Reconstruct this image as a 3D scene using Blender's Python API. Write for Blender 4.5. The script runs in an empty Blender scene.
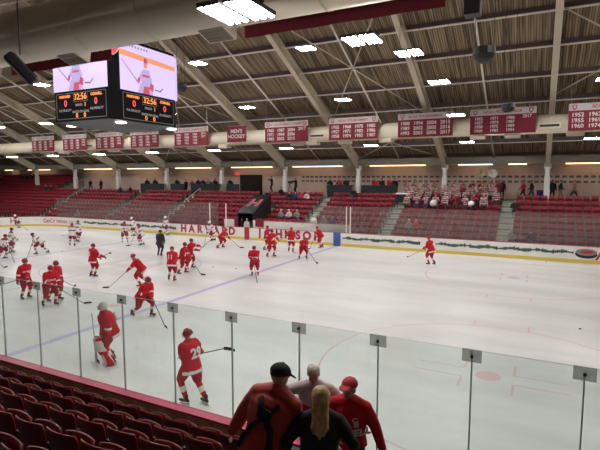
import bpy, bmesh, math, random
from mathutils import Vector, Matrix
random.seed(7)
S = bpy.context.scene
C = S.collection
PI = math.pi
V = Vector

# ------------------------------------------------------------------ camera, world, exposure
CAM_H, FPX, HOR = 5.3, 472.0, 178.0
AZ = math.radians(26.9); PITCH = math.atan((225 - HOR) / FPX)
cd = bpy.data.cameras.new('camera'); cam = bpy.data.objects.new('camera', cd); C.objects.link(cam)
cam.location = (0, 0, CAM_H)
cam.rotation_euler = (PI / 2 - PITCH, 0, AZ)
cd.sensor_width = 36; cd.lens = 36 * FPX / 600; cd.clip_start = .05; cd.clip_end = 300
S.camera = cam
w = bpy.data.worlds.new('world'); S.world = w; w.use_nodes = True
w.node_tree.nodes['Background'].inputs[0].default_value = (1, .85, .7, 1)
w.node_tree.nodes['Background'].inputs[1].default_value = .03
S.view_settings.view_transform = 'Standard'; S.view_settings.look = 'None'
S.view_settings.exposure = 0.0; S.view_settings.gamma = 1
LAMP = 155.0          # radiance of the fluorescent diffusers

def ray(px, py):
    d = V(((px - 300) / FPX, (225 - py) / FPX, -1.0))
    return cam.rotation_euler.to_matrix() @ d
def atZ(px, py, z=0.0):
    d = ray(px, py); t = (z - CAM_H) / d.z
    return V((d.x * t, d.y * t, z))
def atY(px, py, Y):
    d = ray(px, py); t = Y / d.y
    return V((d.x * t, Y, CAM_H + d.z * t))
def xAt(px, Y, py=178): return atY(px, 240 if (Y == YF and py == 178) else py, Y).x

# ------------------------------------------------------------------ materials
MATS = {}
def mat(name, col, rough=.6, metal=0, emit=None, es=0, bump=None, var=None, coat=0, spec=None):
    if name in MATS: return MATS[name]
    m = bpy.data.materials.new(name); m.use_nodes = True
    nt = m.node_tree; b = nt.nodes['Principled BSDF']
    b.inputs['Base Color'].default_value = (*col, 1); b.inputs['Roughness'].default_value = rough
    b.inputs['Metallic'].default_value = metal
    if coat: b.inputs['Coat Weight'].default_value = coat
    if spec is not None: b.inputs['Specular IOR Level'].default_value = spec
    if emit: b.inputs['Emission Color'].default_value = (*emit, 1); b.inputs['Emission Strength'].default_value = es
    if var or bump:
        tc = nt.nodes.new('ShaderNodeTexCoord')
        n = nt.nodes.new('ShaderNodeTexNoise'); n.inputs['Scale'].default_value = (var or bump)[0]
        n.inputs['Detail'].default_value = 3
        nt.links.new(tc.outputs['Object'], n.inputs['Vector'])
        if var:
            r = nt.nodes.new('ShaderNodeValToRGB')
            k = var[1]
            r.color_ramp.elements[0].position = .3; r.color_ramp.elements[1].position = .7
            r.color_ramp.elements[0].color = (*[c * (1 - k) for c in col], 1)
            r.color_ramp.elements[1].color = (*[min(1, c * (1 + k)) for c in col], 1)
            nt.links.new(n.outputs['Fac'], r.inputs['Fac']); nt.links.new(r.outputs['Color'], b.inputs['Base Color'])
        if bump:
            bp = nt.nodes.new('ShaderNodeBump'); bp.inputs['Strength'].default_value = bump[1]; bp.inputs['Distance'].default_value = .01
            nt.links.new(n.outputs['Fac'], bp.inputs['Height']); nt.links.new(bp.outputs['Normal'], b.inputs['Normal'])
    MATS[name] = m
    return m
def glass_mat(name, tint, haze, hazecol):
    m = bpy.data.materials.new(name); m.use_nodes = True; nt = m.node_tree; nt.nodes.clear()
    o = nt.nodes.new('ShaderNodeOutputMaterial'); tr = nt.nodes.new('ShaderNodeBsdfTransparent'); tr.inputs[0].default_value = (*tint, 1)
    gl = nt.nodes.new('ShaderNodeBsdfGlossy'); gl.inputs['Roughness'].default_value = .03; gl.inputs[0].default_value = (.9, .9, .9, 1)
    # Schlick reflectance of a thin sheet, the same from both faces
    ge = nt.nodes.new('ShaderNodeNewGeometry'); dt = nt.nodes.new('ShaderNodeVectorMath'); dt.operation = 'DOT_PRODUCT'
    nt.links.new(ge.outputs['Normal'], dt.inputs[0]); nt.links.new(ge.outputs['Incoming'], dt.inputs[1])
    def mth(op, a, b_):
        q = nt.nodes.new('ShaderNodeMath'); q.operation = op
        for i_, v_ in enumerate((a, b_)):
            if v_ is None: continue
            if isinstance(v_, (int, float)): q.inputs[i_].default_value = v_
            else: nt.links.new(v_, q.inputs[i_])
        return q.outputs[0]
    f5 = mth('POWER', mth('SUBTRACT', 1.0, mth('ABSOLUTE', dt.outputs['Value'], None)), 5.0)
    fro = mth('ADD', mth('MULTIPLY', f5, .93), .035)
    mx = nt.nodes.new('ShaderNodeMixShader'); df = nt.nodes.new('ShaderNodeBsdfDiffuse'); df.inputs[0].default_value = (*hazecol, 1)
    tl = nt.nodes.new('ShaderNodeBsdfTranslucent'); tl.inputs[0].default_value = (*hazecol, 1)
    m0 = nt.nodes.new('ShaderNodeMixShader'); m0.inputs[0].default_value = .5
    m2 = nt.nodes.new('ShaderNodeMixShader')
    n = nt.nodes.new('ShaderNodeTexNoise'); n.inputs['Scale'].default_value = 1.5; n.inputs['Detail'].default_value = 6
    mr = nt.nodes.new('ShaderNodeMapRange'); mr.inputs[3].default_value = haze * .6; mr.inputs[4].default_value = haze * 1.4
    nt.links.new(n.outputs['Fac'], mr.inputs[0]); nt.links.new(mr.outputs[0], m2.inputs[0])
    L = nt.links.new
    L(fro, mx.inputs[0]); L(tr.outputs[0], mx.inputs[1]); L(gl.outputs[0], mx.inputs[2])
    L(df.outputs[0], m0.inputs[1]); L(tl.outputs[0], m0.inputs[2])
    L(mx.outputs[0], m2.inputs[1]); L(m0.outputs[0], m2.inputs[2]); L(m2.outputs[0], o.inputs[0])
    return m
def deck_mat():
    m = bpy.data.materials.new('roof_deck'); m.use_nodes = True; nt = m.node_tree; b = nt.nodes['Principled BSDF']; L = nt.links.new
    tc = nt.nodes.new('ShaderNodeTexCoord'); mp = nt.nodes.new('ShaderNodeMapping'); mp.inputs['Scale'].default_value = (5.5, .22, .0)
    n = nt.nodes.new('ShaderNodeTexNoise'); n.inputs['Scale'].default_value = 1.0; n.inputs['Detail'].default_value = 2
    L(tc.outputs['Object'], mp.inputs[0]); L(mp.outputs[0], n.inputs['Vector'])
    r = nt.nodes.new('ShaderNodeValToRGB'); e = r.color_ramp.elements
    e[0].position = .36; e[0].color = (.105, .072, .043, 1); e[1].position = .64; e[1].color = (.37, .275, .175, 1)
    L(n.outputs['Fac'], r.inputs[0])
    wv = nt.nodes.new('ShaderNodeTexWave'); wv.wave_type = 'BANDS'; wv.bands_direction = 'X'; wv.inputs['Scale'].default_value = 2.3; wv.inputs['Distortion'].default_value = 0
    L(tc.outputs['Object'], wv.inputs['Vector'])
    r2 = nt.nodes.new('ShaderNodeValToRGB'); r2.color_ramp.elements[0].position = .04; r2.color_ramp.elements[0].color = (.25, .25, .25, 1)
    r2.color_ramp.elements[1].position = .22; r2.color_ramp.elements[1].color = (1, 1, 1, 1)
    L(wv.outputs['Fac'], r2.inputs[0])
    mx = nt.nodes.new('ShaderNodeMix'); mx.data_type = 'RGBA'; mx.blend_type = 'MULTIPLY'; mx.inputs[0].default_value = 1
    L(r.outputs[0], mx.inputs[6]); L(r2.outputs[0], mx.inputs[7]); L(mx.outputs[2], b.inputs['Base Color'])
    b.inputs['Roughness'].default_value = .85
    return m
def ice_mat():
    m = bpy.data.materials.new('ice'); m.use_nodes = True; nt = m.node_tree; b = nt.nodes['Principled BSDF']; L = nt.links.new
    tc = nt.nodes.new('ShaderNodeTexCoord'); mp = nt.nodes.new('ShaderNodeMapping'); mp.inputs['Scale'].default_value = (.09, .35, 1); mp.inputs['Rotation'].default_value = (0, 0, .25)
    n = nt.nodes.new('ShaderNodeTexNoise'); n.inputs['Scale'].default_value = 1.0; n.inputs['Detail'].default_value = 7; n.inputs['Roughness'].default_value = .6
    L(tc.outputs['Object'], mp.inputs[0]); L(mp.outputs[0], n.inputs['Vector'])
    r = nt.nodes.new('ShaderNodeValToRGB'); e = r.color_ramp.elements
    e[0].position = .32; e[0].color = (.60, .595, .59, 1); e[1].position = .62; e[1].color = (.78, .78, .77, 1)
    L(n.outputs['Fac'], r.inputs[0]); L(r.outputs[0], b.inputs['Base Color'])
    n2 = nt.nodes.new('ShaderNodeTexNoise'); n2.inputs['Scale'].default_value = 2.2; n2.inputs['Detail'].default_value = 8
    L(tc.outputs['Object'], n2.inputs['Vector'])
    mr = nt.nodes.new('ShaderNodeMapRange'); mr.inputs[3].default_value = .22; mr.inputs[4].default_value = .5
    L(n2.outputs['Fac'], mr.inputs[0]); L(mr.outputs[0], b.inputs['Roughness'])
    b.inputs['IOR'].default_value = 1.31
    return m
M = dict(
    ice=ice_mat(), deck=deck_mat(),
    glass=glass_mat('rink_glass', (.905, .955, .94), .014, (.75, .8, .76)),
    farglass=glass_mat('hazy_rink_glass', (.86, .87, .86), .10, (.6, .56, .55)),  # far panes: stronger pale haze mixed in, varied by noise
    plate=glass_mat('clamp_plate', (.80, .81, .80), .48, (.62, .63, .62)),
    board=mat('board_white', (.80, .79, .76), .45, var=(1.2, .04)),
    kick=mat('kick_yellow', (.72, .55, .10), .45), cap=mat('cap_rail_pink', (.56, .05, .12), .38),
    farcap=mat('cap_rail_red', (.42, .05, .07), .4),
    wood=mat('board_brown', (.62, .46, .25), .7, var=(5, .2)),
    conc=mat('concrete', (.27, .28, .24), .85, var=(2.5, .18)), dconc=mat('dark_concrete', (.10, .09, .085), .9, var=(3, .2)),
    aisle=mat('aisle_concrete', (.42, .44, .38), .85, var=(3, .12)),
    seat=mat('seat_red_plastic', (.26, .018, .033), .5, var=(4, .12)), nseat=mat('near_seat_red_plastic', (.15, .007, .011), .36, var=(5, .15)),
    steel=mat('galvanised', (.45, .45, .44), .4, .8), dsteel=mat('dark_steel', (.05, .05, .055), .5, .4),
    cream=mat('cream_steel', (.60, .53, .41), .55, var=(.8, .06)), purlin=mat('purlin_white', (.84, .79, .72), .5),
    purl2=mat('purlin_web_dark', (.15, .11, .11), .7),  # purlin web: dark purple-brown, unlike the white flange
    duct=mat('duct_beige', (.60, .53, .42), .45, var=(.5, .05)), grille=mat('grille', (.22, .20, .16), .6),
    wallp=mat('wall_pinkish', (.66, .52, .46), .8, var=(.7, .05)), wallg=mat('fascia_grey', (.22, .20, .155), .8),
    white=mat('white_paint', (.78, .77, .76), .5), black=mat('black_paint', (.012, .012, .014), .45), dark=mat('charcoal_cloth', (.02, .024, .03), .8),
    lamp=mat('fluorescent_diffuser', (.9, .9, .9), .5, emit=(1, .975, .945), es=LAMP),
    strip=mat('warm_strip_lamp', (.9, .8, .6), .5, emit=(1, .68, .42), es=3.6),
    fixture=mat('fixture_grey', (.06, .06, .06), .6),
    seam=mat('seam_grey', (.50, .51, .50), .5, .2),
    ban=mat('banner_crimson', (.14, .006, .016), .85, bump=(6, .3)), banw=mat('banner_header_grey', (.35, .325, .32), .85), lett=mat('lettering_white', (.50, .46, .45), .85),
    letd=mat('lettering_crimson', (.28, .02, .04), .7),
    dullred=mat('painted_line_red', (.68, .46, .48), .4), paleblue=mat('painted_line_blue', (.44, .44, .66), .4), faint=mat('painted_faint', (.66, .60, .62), .4),
    green=mat('ad_green', (.015, .06, .035), .6), blue=mat('post_blue', (.05, .12, .40), .5), navy=mat('navy', (.015, .02, .06), .8),
    red=mat('jersey_red', (.52, .006, .020), .9, bump=(30, .4)), dred=mat('pants_red', (.36, .006, .018), .85, bump=(25, .4)),
    bandw=mat('band_white', (.55, .50, .48), .8),
    jw=mat('jersey_white', (.74, .71, .70), .7, bump=(30, .4)), crim=mat('crimson_cloth', (.24, .012, .035), .65), hred=mat('helmet_red', (.30, .015, .03), .28),
    hcrim=mat('helmet_crimson', (.12, .01, .02), .28), skin=mat('skin', (.52, .29, .20), .55), glove=mat('glove_dark_red', (.28, .012, .02), .6), gblack=mat('glove_black', (.02, .018, .02), .6),
    boot=mat('skate_black', (.012, .012, .013), .4), holder=mat('blade_holder', (.62, .62, .62), .45), blade=mat('blade_steel', (.6, .6, .62), .25, 1),
    shaft=mat('stick_shaft', (.09, .085, .085), .45), bladeb=mat('stick_blade_black', (.012, .012, .012), .6), shaftw=mat('stick_white', (.6, .58, .55), .5),
    jacket=mat('jacket_red', (.40, .028, .016), .6, bump=(14, .8)), blackc=mat('black_cloth', (.010, .010, .012), .85, bump=(20, .5)), strap=mat('strap_black', (.008, .008, .009), .7),
    blond=mat('blonde_hair', (.55, .37, .17), .5, var=(22, .35)), grey=mat('grey_hair', (.62, .58, .50), .6, var=(30, .2)), brown=mat('brown_hair', (.05, .025, .015), .6),
    jean=mat('denim', (.03, .045, .09), .8), tan=mat('tan_cloth', (.42, .24, .13), .8), greyc=mat('grey_cloth', (.22, .23, .22), .85), bluec=mat('blue_cloth', (.02, .04, .22), .8),
    pinkj=mat('pale_pink_knit', (.62, .50, .53), .8), brass=mat('pale_brass', (.55, .50, .30), .35, .3), bellw=mat('white_fibreglass', (.72, .70, .66), .3),
    rubber=mat('puck_rubber', (.01, .01, .01), .7), capred=mat('cap_red', (.50, .02, .03), .7), plaque=mat('plaque_dark', (.06, .05, .05), .5),
    scr=mat('screen_ice', (.1, .1, .1), .4, emit=(.78, .62, 1.0), es=1.0), sor=mat('screen_orange', (.1, .1, .1), .4, emit=(1, .36, .16), es=.9),
    slil=mat('screen_lilac', (.1, .1, .1), .4, emit=(.62, .46, .90), es=.8), sred=mat('screen_red', (.1, .1, .1), .4, emit=(.75, .05, .14), es=.75),
    sdk=mat('screen_dark', (.1, .1, .1), .4, emit=(.18, .10, .25), es=.7), lamb=mat('led_amber', (.1, .1, .1), .4, emit=(1, .26, .03), es=1.6),
    lred=mat('led_red', (.1, .1, .1), .4, emit=(1, .05, .05), es=1.4), sbtext=mat('board_grey_text', (.45, .45, .45), .6), sbframe=mat('board_frame_grey', (.20, .20, .21), .5),
    sbblack=mat('scoreboard_black', (.012, .012, .014), .95, spec=.15),
    sbunder=mat('board_underside', (.09, .10, .10), .6), blenz=mat('lens', (.01, .01, .015), .1), eyew=mat('eye_white', (.7, .68, .65), .3), eyed=mat('eye_dark', (.02, .015, .01), .2),
    lip=mat('lip', (.35, .12, .10), .5), mask=mat('mask_silver', (.50, .48, .48), .35), pad=mat('goalie_pad_white', (.62, .55, .55), .6), door=mat('doorway_dark', (.02, .015, .013), .9),
    exitr=mat('exit_sign_red', (.3, .01, .01), .5, emit=(1, .05, .02), es=1.2),
)
# ------------------------------------------------------------------ helpers
class MB:
    def __init__(s): s.v = []; s.f = []; s.m = []
    def add(s, vs, fs, mi=0):
        o = len(s.v); s.v += [tuple(v) for v in vs]; s.f += [tuple(i + o for i in f) for f in fs]; s.m += [mi] * len(fs)
    def box(s, x0, x1, y0, y1, z0, z1, mi=0, mx=None):
        vs = [V((x, y, z)) for z in (z0, z1) for y in (y0, y1) for x in (x0, x1)]
        if mx: vs = [mx @ v for v in vs]
        s.add(vs, [(0, 2, 3, 1), (4, 5, 7, 6), (0, 1, 5, 4), (2, 6, 7, 3), (0, 4, 6, 2), (1, 3, 7, 5)], mi)
    def quad(s, a, b, c, d, mi=0): s.add([a, b, c, d], [(0, 1, 2, 3)], mi)
    def poly(s, pts, mi=0): s.add(pts, [tuple(range(len(pts)))], mi)
    def loft(s, rings, mi=0):                      # rings: (centre, axis, ux, rx, ry); capped
        n = 10; vs = []
        for c, ux, uy, rx, ry in rings:
            for k in range(n):
                a = 2 * PI * k / n
                vs.append(c + ux * (rx * math.cos(a)) + uy * (ry * math.sin(a)))
        fs = []
        for i in range(len(rings) - 1):
            for k in range(n): fs.append((i * n + k, i * n + (k + 1) % n, (i + 1) * n + (k + 1) % n, (i + 1) * n + k))
        fs.append(tuple(reversed(range(n)))); fs.append(tuple((len(rings) - 1) * n + k for k in range(n)))
        s.add(vs, fs, mi)
    def tube(s, pts, rad, mi=0, hint=None, flat=1.0, round_=True):
        pts = [V(p) for p in pts]
        if not isinstance(rad, (list, tuple)): rad = [rad] * len(pts)
        d0 = (pts[1] - pts[0]).normalized(); h = V(hint) if hint else (V((0, 0, 1)) if abs(d0.z) < .9 else V((1, 0, 0)))
        rings = []
        for i, p in enumerate(pts):
            t = (pts[min(i + 1, len(pts) - 1)] - pts[max(i - 1, 0)]).normalized()
            ux = t.cross(h)
            if ux.length < 1e-4: ux = t.cross(V((0, 1, .1)))
            ux.normalize(); uy = ux.cross(t).normalized()
            if i == 0 and round_:
                for q in (.95, .6): rings.append((p - t * rad[0] * q, ux, uy, rad[0] * math.sqrt(1 - q * q) + .0005, (rad[0] * math.sqrt(1 - q * q) + .0005) * flat))
            rings.append((p, ux, uy, rad[i], rad[i] * flat))
            if i == len(pts) - 1 and round_:
                for q in (.6, .95): rings.append((p + t * rad[-1] * q, ux, uy, rad[-1] * math.sqrt(1 - q * q) + .0005, (rad[-1] * math.sqrt(1 - q * q) + .0005) * flat))
        s.loft(rings, mi)
    def ell(s, c, rx, ry, rz, mi=0, mx=None, n=12, k=8, zmin=-1.0):
        vs = []; fs = []
        mx = mx or Matrix.Identity(3)
        for i in range(k + 1):
            t = max(zmin, -math.cos(PI * i / k))
            rr = math.sqrt(max(0, 1 - t * t)) + 1e-4
            for j in range(n):
                a = 2 * PI * j / n
                vs.append(V(c) + mx @ V((rx * rr * math.cos(a), ry * rr * math.sin(a), rz * t)))
        for i in range(k):
            for j in range(n): fs.append((i * n + j, i * n + (j + 1) % n, (i + 1) * n + (j + 1) % n, (i + 1) * n + j))
        fs.append(tuple(reversed(range(n)))); fs.append(tuple(k * n + j for j in range(n)))
        s.add(vs, fs, mi)
    def mesh(s, name, mats, smooth=False):
        me = bpy.data.meshes.new(name); me.from_pydata(s.v, [], s.f)
        for m in (mats if isinstance(mats, (list, tuple)) else [mats]): me.materials.append(m)
        me.polygons.foreach_set('material_index', s.m)
        if smooth: me.polygons.foreach_set('use_smooth', [True] * len(s.f))
        me.update(); return me
    def build(s, name, mats, parent=None, smooth=False, loc=None, bevel=0):
        o = bpy.data.objects.new(name, s.mesh(name, mats, smooth)); C.objects.link(o)
        if parent: o.parent = parent
        if loc: o.location = loc
        if bevel:
            b = o.modifiers.new('bevel', 'BEVEL'); b.width = bevel; b.segments = 2; b.limit_method = 'ANGLE'
        return o
def tag(o, label=None, cat=None, group=None, kind=None):
    if label: o['label'] = label
    if cat: o['category'] = cat
    if group: o['group'] = group
    if kind: o['kind'] = kind
    return o
def empty(name, loc, rz=0):
    o = bpy.data.objects.new(name, None); C.objects.link(o); o.location = loc; o.rotation_euler = (0, 0, rz); o.empty_display_size = .2; return o
def copy_tree(o, parent=None):
    c = o.copy(); C.objects.link(c)
    if parent: c.parent = parent
    for ch in list(o.children): copy_tree(ch, c)
    return c
PEND = []      # (object, classifier)
def remesh(o, vox, classify=None, smooth=3):
    r = o.modifiers.new('r', 'REMESH'); r.mode = 'VOXEL'; r.voxel_size = vox; r.use_smooth_shade = True
    if smooth: q = o.modifiers.new('s', 'SMOOTH'); q.factor = .5; q.iterations = smooth
    PEND.append((o, classify)); return o
def text(body, size, m, parent, mx, name='lettering', offset=0, wrap=None, align='CENTER', spacing=1.0, ext=.0):
    cu = bpy.data.curves.new(name, 'FONT'); cu.body = body; cu.size = size; cu.align_x = align; cu.align_y = 'CENTER'; cu.offset = offset
    cu.space_character = spacing; cu.extrude = ext; cu.resolution_u = 3; cu.space_line = 1.0
    tmp = bpy.data.objects.new(name, cu); C.objects.link(tmp)
    PEND.append((tmp, ('text', m, parent, mx, name, wrap)))
def flush():
    dg = bpy.context.evaluated_depsgraph_get(); dg.update()
    res = []
    for o, cl in PEND:
        res.append(bpy.data.meshes.new_from_object(o.evaluated_get(dg), preserve_all_data_layers=False, depsgraph=dg))
    for (o, cl), me in zip(PEND, res):
        if isinstance(cl, tuple):
            _, m, parent, mx, name, wrap = cl
            me.materials.clear(); me.materials.append(m)
            if wrap:
                for v in me.vertices: v.co = wrap(v.co)
            n = bpy.data.objects.new(name, me); C.objects.link(n); n.parent = parent; n.matrix_local = mx
            cu = o.data; bpy.data.objects.remove(o); bpy.data.curves.remove(cu)
        else:
            ms = [m for m in o.data.materials]; o.modifiers.clear(); old = o.data; nm = old.name; o.data = me; bpy.data.meshes.remove(old); me.name = nm
            me.materials.clear()
            for m in ms: me.materials.append(m)
            if cl:
                for p in me.polygons: p.material_index = cl(p.center)
            else:
                for p in me.polygons: p.material_index = 0
    PEND.clear()
FACE_Y = Matrix.Rotation(PI / 2, 4, 'X')                                   # text seen from -Y
FACE_X = Matrix.Rotation(PI / 2, 4, 'Z') @ Matrix.Rotation(PI / 2, 4, 'X')  # text seen from +X
def at(x, y, z, R=FACE_Y): return Matrix.Translation((x, y, z)) @ R
ORD = ['first', 'second', 'third', 'fourth', 'fifth', 'sixth', 'seventh', 'eighth', 'ninth', 'tenth', 'eleventh', 'twelfth', 'thirteenth', 'fourteenth', 'fifteenth', 'sixteenth', 'seventeenth', 'eighteenth', 'nineteenth', 'twentieth'] 
TENS = ['twenty', 'thirty', 'forty']
def ordn(i):
    if i < 20: return ORD[i]
    t, u = divmod(i + 1, 10)
    return {2: 'twenty', 3: 'thirty', 4: 'forty', 5: 'fifty'}[t] + '-' + ORD[u - 1] if u else {3: 'thirtieth', 4: 'fortieth', 5: 'fiftieth'}[t]

# ------------------------------------------------------------------ structure: rink
YN, YF, XL, XR, RC = 6.53, 34.0, -52.8, 9.7, 6.5
XC, YC = -22.3, 20.4
def outline(off=0, n=14):
    x0, x1, y0, y1 = XL - off, XR + off, YN - off, YF + off; r = RC + off; pts = []
    for cx, cy, a0 in ((x1 - r, y0 + r, -90), (x1 - r, y1 - r, 0), (x0 + r, y1 - r, 90), (x0 + r, y0 + r, 180)):
        for k in range(n + 1):
            a = math.radians(a0 + 90 * k / n); pts.append((cx + r * math.cos(a), cy + r * math.sin(a)))
    return pts
b = MB(); b.poly([(x, y, 0) for x, y in outline()]); tag(b.build('floor', M['ice']), kind='structure')
b = MB(); b.box(-80, 16, -6, 48, -.4, -.02); tag(b.build('floor', M['dconc']), kind='structure')
def sweep(o0, o1, z0, z1, m, name, parent):
    A, B = outline(o0), outline(o1); n = len(A); b = MB(); vs = []
    for (x, y), (X, Y) in zip(A, B): vs += [(x, y, z0), (x, y, z1), (X, Y, z1), (X, Y, z0)]
    fs = []
    for i in range(n):
        j = (i + 1) % n
        for k in range(4): fs.append((i * 4 + k, j * 4 + k, j * 4 + (k + 1) % 4, i * 4 + (k + 1) % 4))
    b.add(vs, fs); return b.build(name, m, parent)
rb = empty('rink_boards', (0, 0, 0)); tag(rb, 'white dasher boards with yellow kick strip running all round the ice', 'boards')
def loc(o): o.matrix_parent_inverse = Matrix.Identity(4); return o
sweep(0.0, .07, .0, 1.04, M['board'], 'board_panel', rb)
sweep(-.02, -.001, .0, .22, M['kick'], 'kick_strip', rb)
sweep(.071, .10, .0, 1.04, M['wood'], 'outer_face', rb)
# cap rail: narrow on the far side, wide pink sill on the near side
b = MB()
A = outline(-.01); B = outline(.12); n = len(A)
b.box(XL + RC, XR - RC, YN - .20, YN + .01, 1.045, 1.085); pass
b.build('sill', M['cap'], rb)
b = MB(); b.box(XL + RC, XR - RC, YN - .18, YN - .105, .0, 1.04); b.build('wooden_backing', M['wood'], rb)
sweep(-.015, .11, 1.041, 1.075, M['farcap'], 'cap_rail', rb)
# painted marks on the ice
def mark(name, m, fn):
    b = MB(); fn(b); return tag(b.build(name, m), kind='structure')
def ring(b, cx, cy, r, w, z=.0012, a0=0, a1=360, n=72):
    vs = []; k = int(n * (a1 - a0) / 360)
    for i in range(k + 1):
        a = math.radians(a0 + (a1 - a0) * i / k)
        vs += [(cx + (r - w / 2) * math.cos(a), cy + (r - w / 2) * math.sin(a), z), (cx + (r + w / 2) * math.cos(a), cy + (r + w / 2) * math.sin(a), z)]
    b.add(vs, [(2 * i, 2 * i + 1, 2 * i + 3, 2 * i + 2) for i in range(k)])
def rect(b, x0, x1, y0, y1, z=.0012): b.add([(x0, y0, z), (x1, y0, z), (x1, y1, z), (x0, y1, z)], [(0, 1, 2, 3)])
mark('ice_marking', M['paleblue'], lambda b: (rect(b, XC + 8.15, XC + 8.45, YN, YF), rect(b, XC - 8.45, XC - 8.15, YN, YF), ring(b, XC, YC, 4.57, .06)))
mark('ice_marking', M['faint'], lambda b: rect(b, XC - .15, XC + .15, YN, YF))
def circ(b):
    for cx in (-1.03, -43.4):
        for cy in (13.2, 27.3):
            ring(b, cx, cy, 4.57, .06); 
            b.add([(cx + .33 * math.cos(k * PI / 8), cy + .33 * math.sin(k * PI / 8), .0014) for k in range(16)], [tuple(range(16))])
            for sx in (-1, 1):
                for sy in (-1, 1):
                    x = cx + sx * .6; rect(b, *sorted((x, x + sx * 1.3)), *sorted((cy + sy * .28, cy + sy * .34)))
                    rect(b, *sorted((x, x + sx * .07)), *sorted((cy + sy * .28, cy + sy * 1.0)))
                    rect(b, cx + sx * .9 - .03, cx + sx * .9 + .03, *sorted((cy + sy * 4.5, cy + sy * 5.1)))
    for cx in (XC + 6.6, XC - 6.6):
        for cy in (YC - 6.7, YC + 6.9): b.add([(cx + .3 * math.cos(k * PI / 8), cy + .3 * math.sin(k * PI / 8), .0014) for k in range(16)], [tuple(range(16))])
    rect(b, 4.2, 4.26, YN, YF)
mark('ice_marking', M['dullred'], circ)
def centre_logo(b):
    for x0, x1, y0, y1 in ((-1.9, -1.2, -2.2, 2.2), (1.2, 1.9, -2.2, 2.2), (-1.2, 1.2, -.35, .35)): rect(b, XC + x0, XC + x1, YC + y0, YC + y1, .0016)
mark('ice_marking', mat('painted_logo', (.66, .60, .61), .4), centre_logo)
# ------------------------------------------------------------------ structure: building shell
XW0, XW1, YW0, YW1 = -77.0, 14.0, -4.7, 45.5
RZ = lambda Y: 6.1 + .46 * (41.9 - Y) if Y > YC else 6.1 + .46 * (Y - (2 * YC - 41.9))
ZD = lambda Y: RZ(Y) + 1.25
b = MB(); b.box(XW0, XW1, YW1, YW1 + .2, 0, 7.6); tag(b.build('wall_far', M['wallp']), kind='structure')
b = MB(); b.box(XW0, XW1, YW0 - .2, YW0, 0, 7.6); tag(b.build('wall_near', M['wallp']), kind='structure')
for nm, x in (('wall_left', XW0), ('wall_right', XW1)):
    b = MB(); pts = [(YW0, 0), (YW1, 0), (YW1, 7.6), (YC, ZD(YC) + .2), (YW0, 7.6)]
    b.add([(x + dx, y, z) for dx in (0, .2) for y, z in pts], [tuple(range(5)), tuple(range(9, 4, -1))] + [(i, (i + 1) % 5, (i + 1) % 5 + 5, i + 5) for i in range(5)])
    tag(b.build(nm, M['wallp']), kind='structure')
for side in (0, 1):
    Ye, Yr = (41.9, YC) if side == 0 else (2 * YC - 41.9, YC)
    b = MB(); z0, z1 = ZD(Ye + (.001 if side == 0 else -.001)), ZD(YC + .001)
    vs = [(XW0, Ye, z0), (XW1, Ye, z0), (XW1, Yr, z1), (XW0, Yr, z1)]; vs += [(x, y, z + .15) for x, y, z in vs]
    b.add(vs, [(0, 3, 2, 1), (4, 5, 6, 7), (0, 1, 5, 4), (1, 2, 6, 5), (2, 3, 7, 6), (3, 0, 4, 7)])
    tag(b.build('ceiling', M['deck']), kind='structure')
    b = MB(); y0, y1 = (41.9, YW1) if side == 0 else (YW0, 2 * YC - 41.9)
    b.box(XW0, XW1, y0, y1, 6.78, 6.9); tag(b.build('ceiling', M['wallg']), kind='structure')
    yy = 41.75 if side == 0 else 2 * YC - 41.75
    b = MB(); b.box(XW0, XW1, yy - .12, yy + .12, 6.45, 7.05)
    b.box(XW0, XW1, yy - .2, yy - .12, 6.45, 6.6); b.box(XW0, XW1, yy - .17, yy - .12, 6.9, 6.98)
    tag(b.build('trim_%d' % (side + 1), M['wallg']), kind='structure')
# concourse and stand steps (far)
R0Y, RUN, RISE, R0Z = 35.35, .77, .373, .52      # row 0 seat line, floor height
ZCON = 3.45
AISLES = [-2.15, -10.6, -17.7, -24.75, -33.5, -41.2, -51.6]
b = MB()
for i in range(8):
    b.box(XW0, XW1, R0Y - .35 + i * RUN, R0Y - .35 + (i + 1) * RUN, 0, R0Z + i * RISE)
b.box(XW0, XW1, R0Y - .35 + 8 * RUN, YW1, 0, ZCON)
tag(b.build('floor', M['conc']), kind='structure')
b = MB()
for i in range(5): b.box(XW0, -57.0, R0Y - .35 + (8 + i) * RUN, R0Y - .35 + (9 + i) * RUN if i < 4 else YW1, ZCON - .1, R0Z + (8 + i) * RISE)
tag(b.build('floor', M['conc']), kind='structure')
for a in AISLES:
    b = MB()
    for i in range(16):
        y = R0Y - .35 + i * RUN / 2; b.box(a - .5, a + .5, y, y + RUN / 2 + .01, R0Z + (i // 2) * RISE - .01, R0Z + (i / 2) * RISE + .012)
    tag(b.build('floor', M['aisle']), kind='structure')
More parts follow.
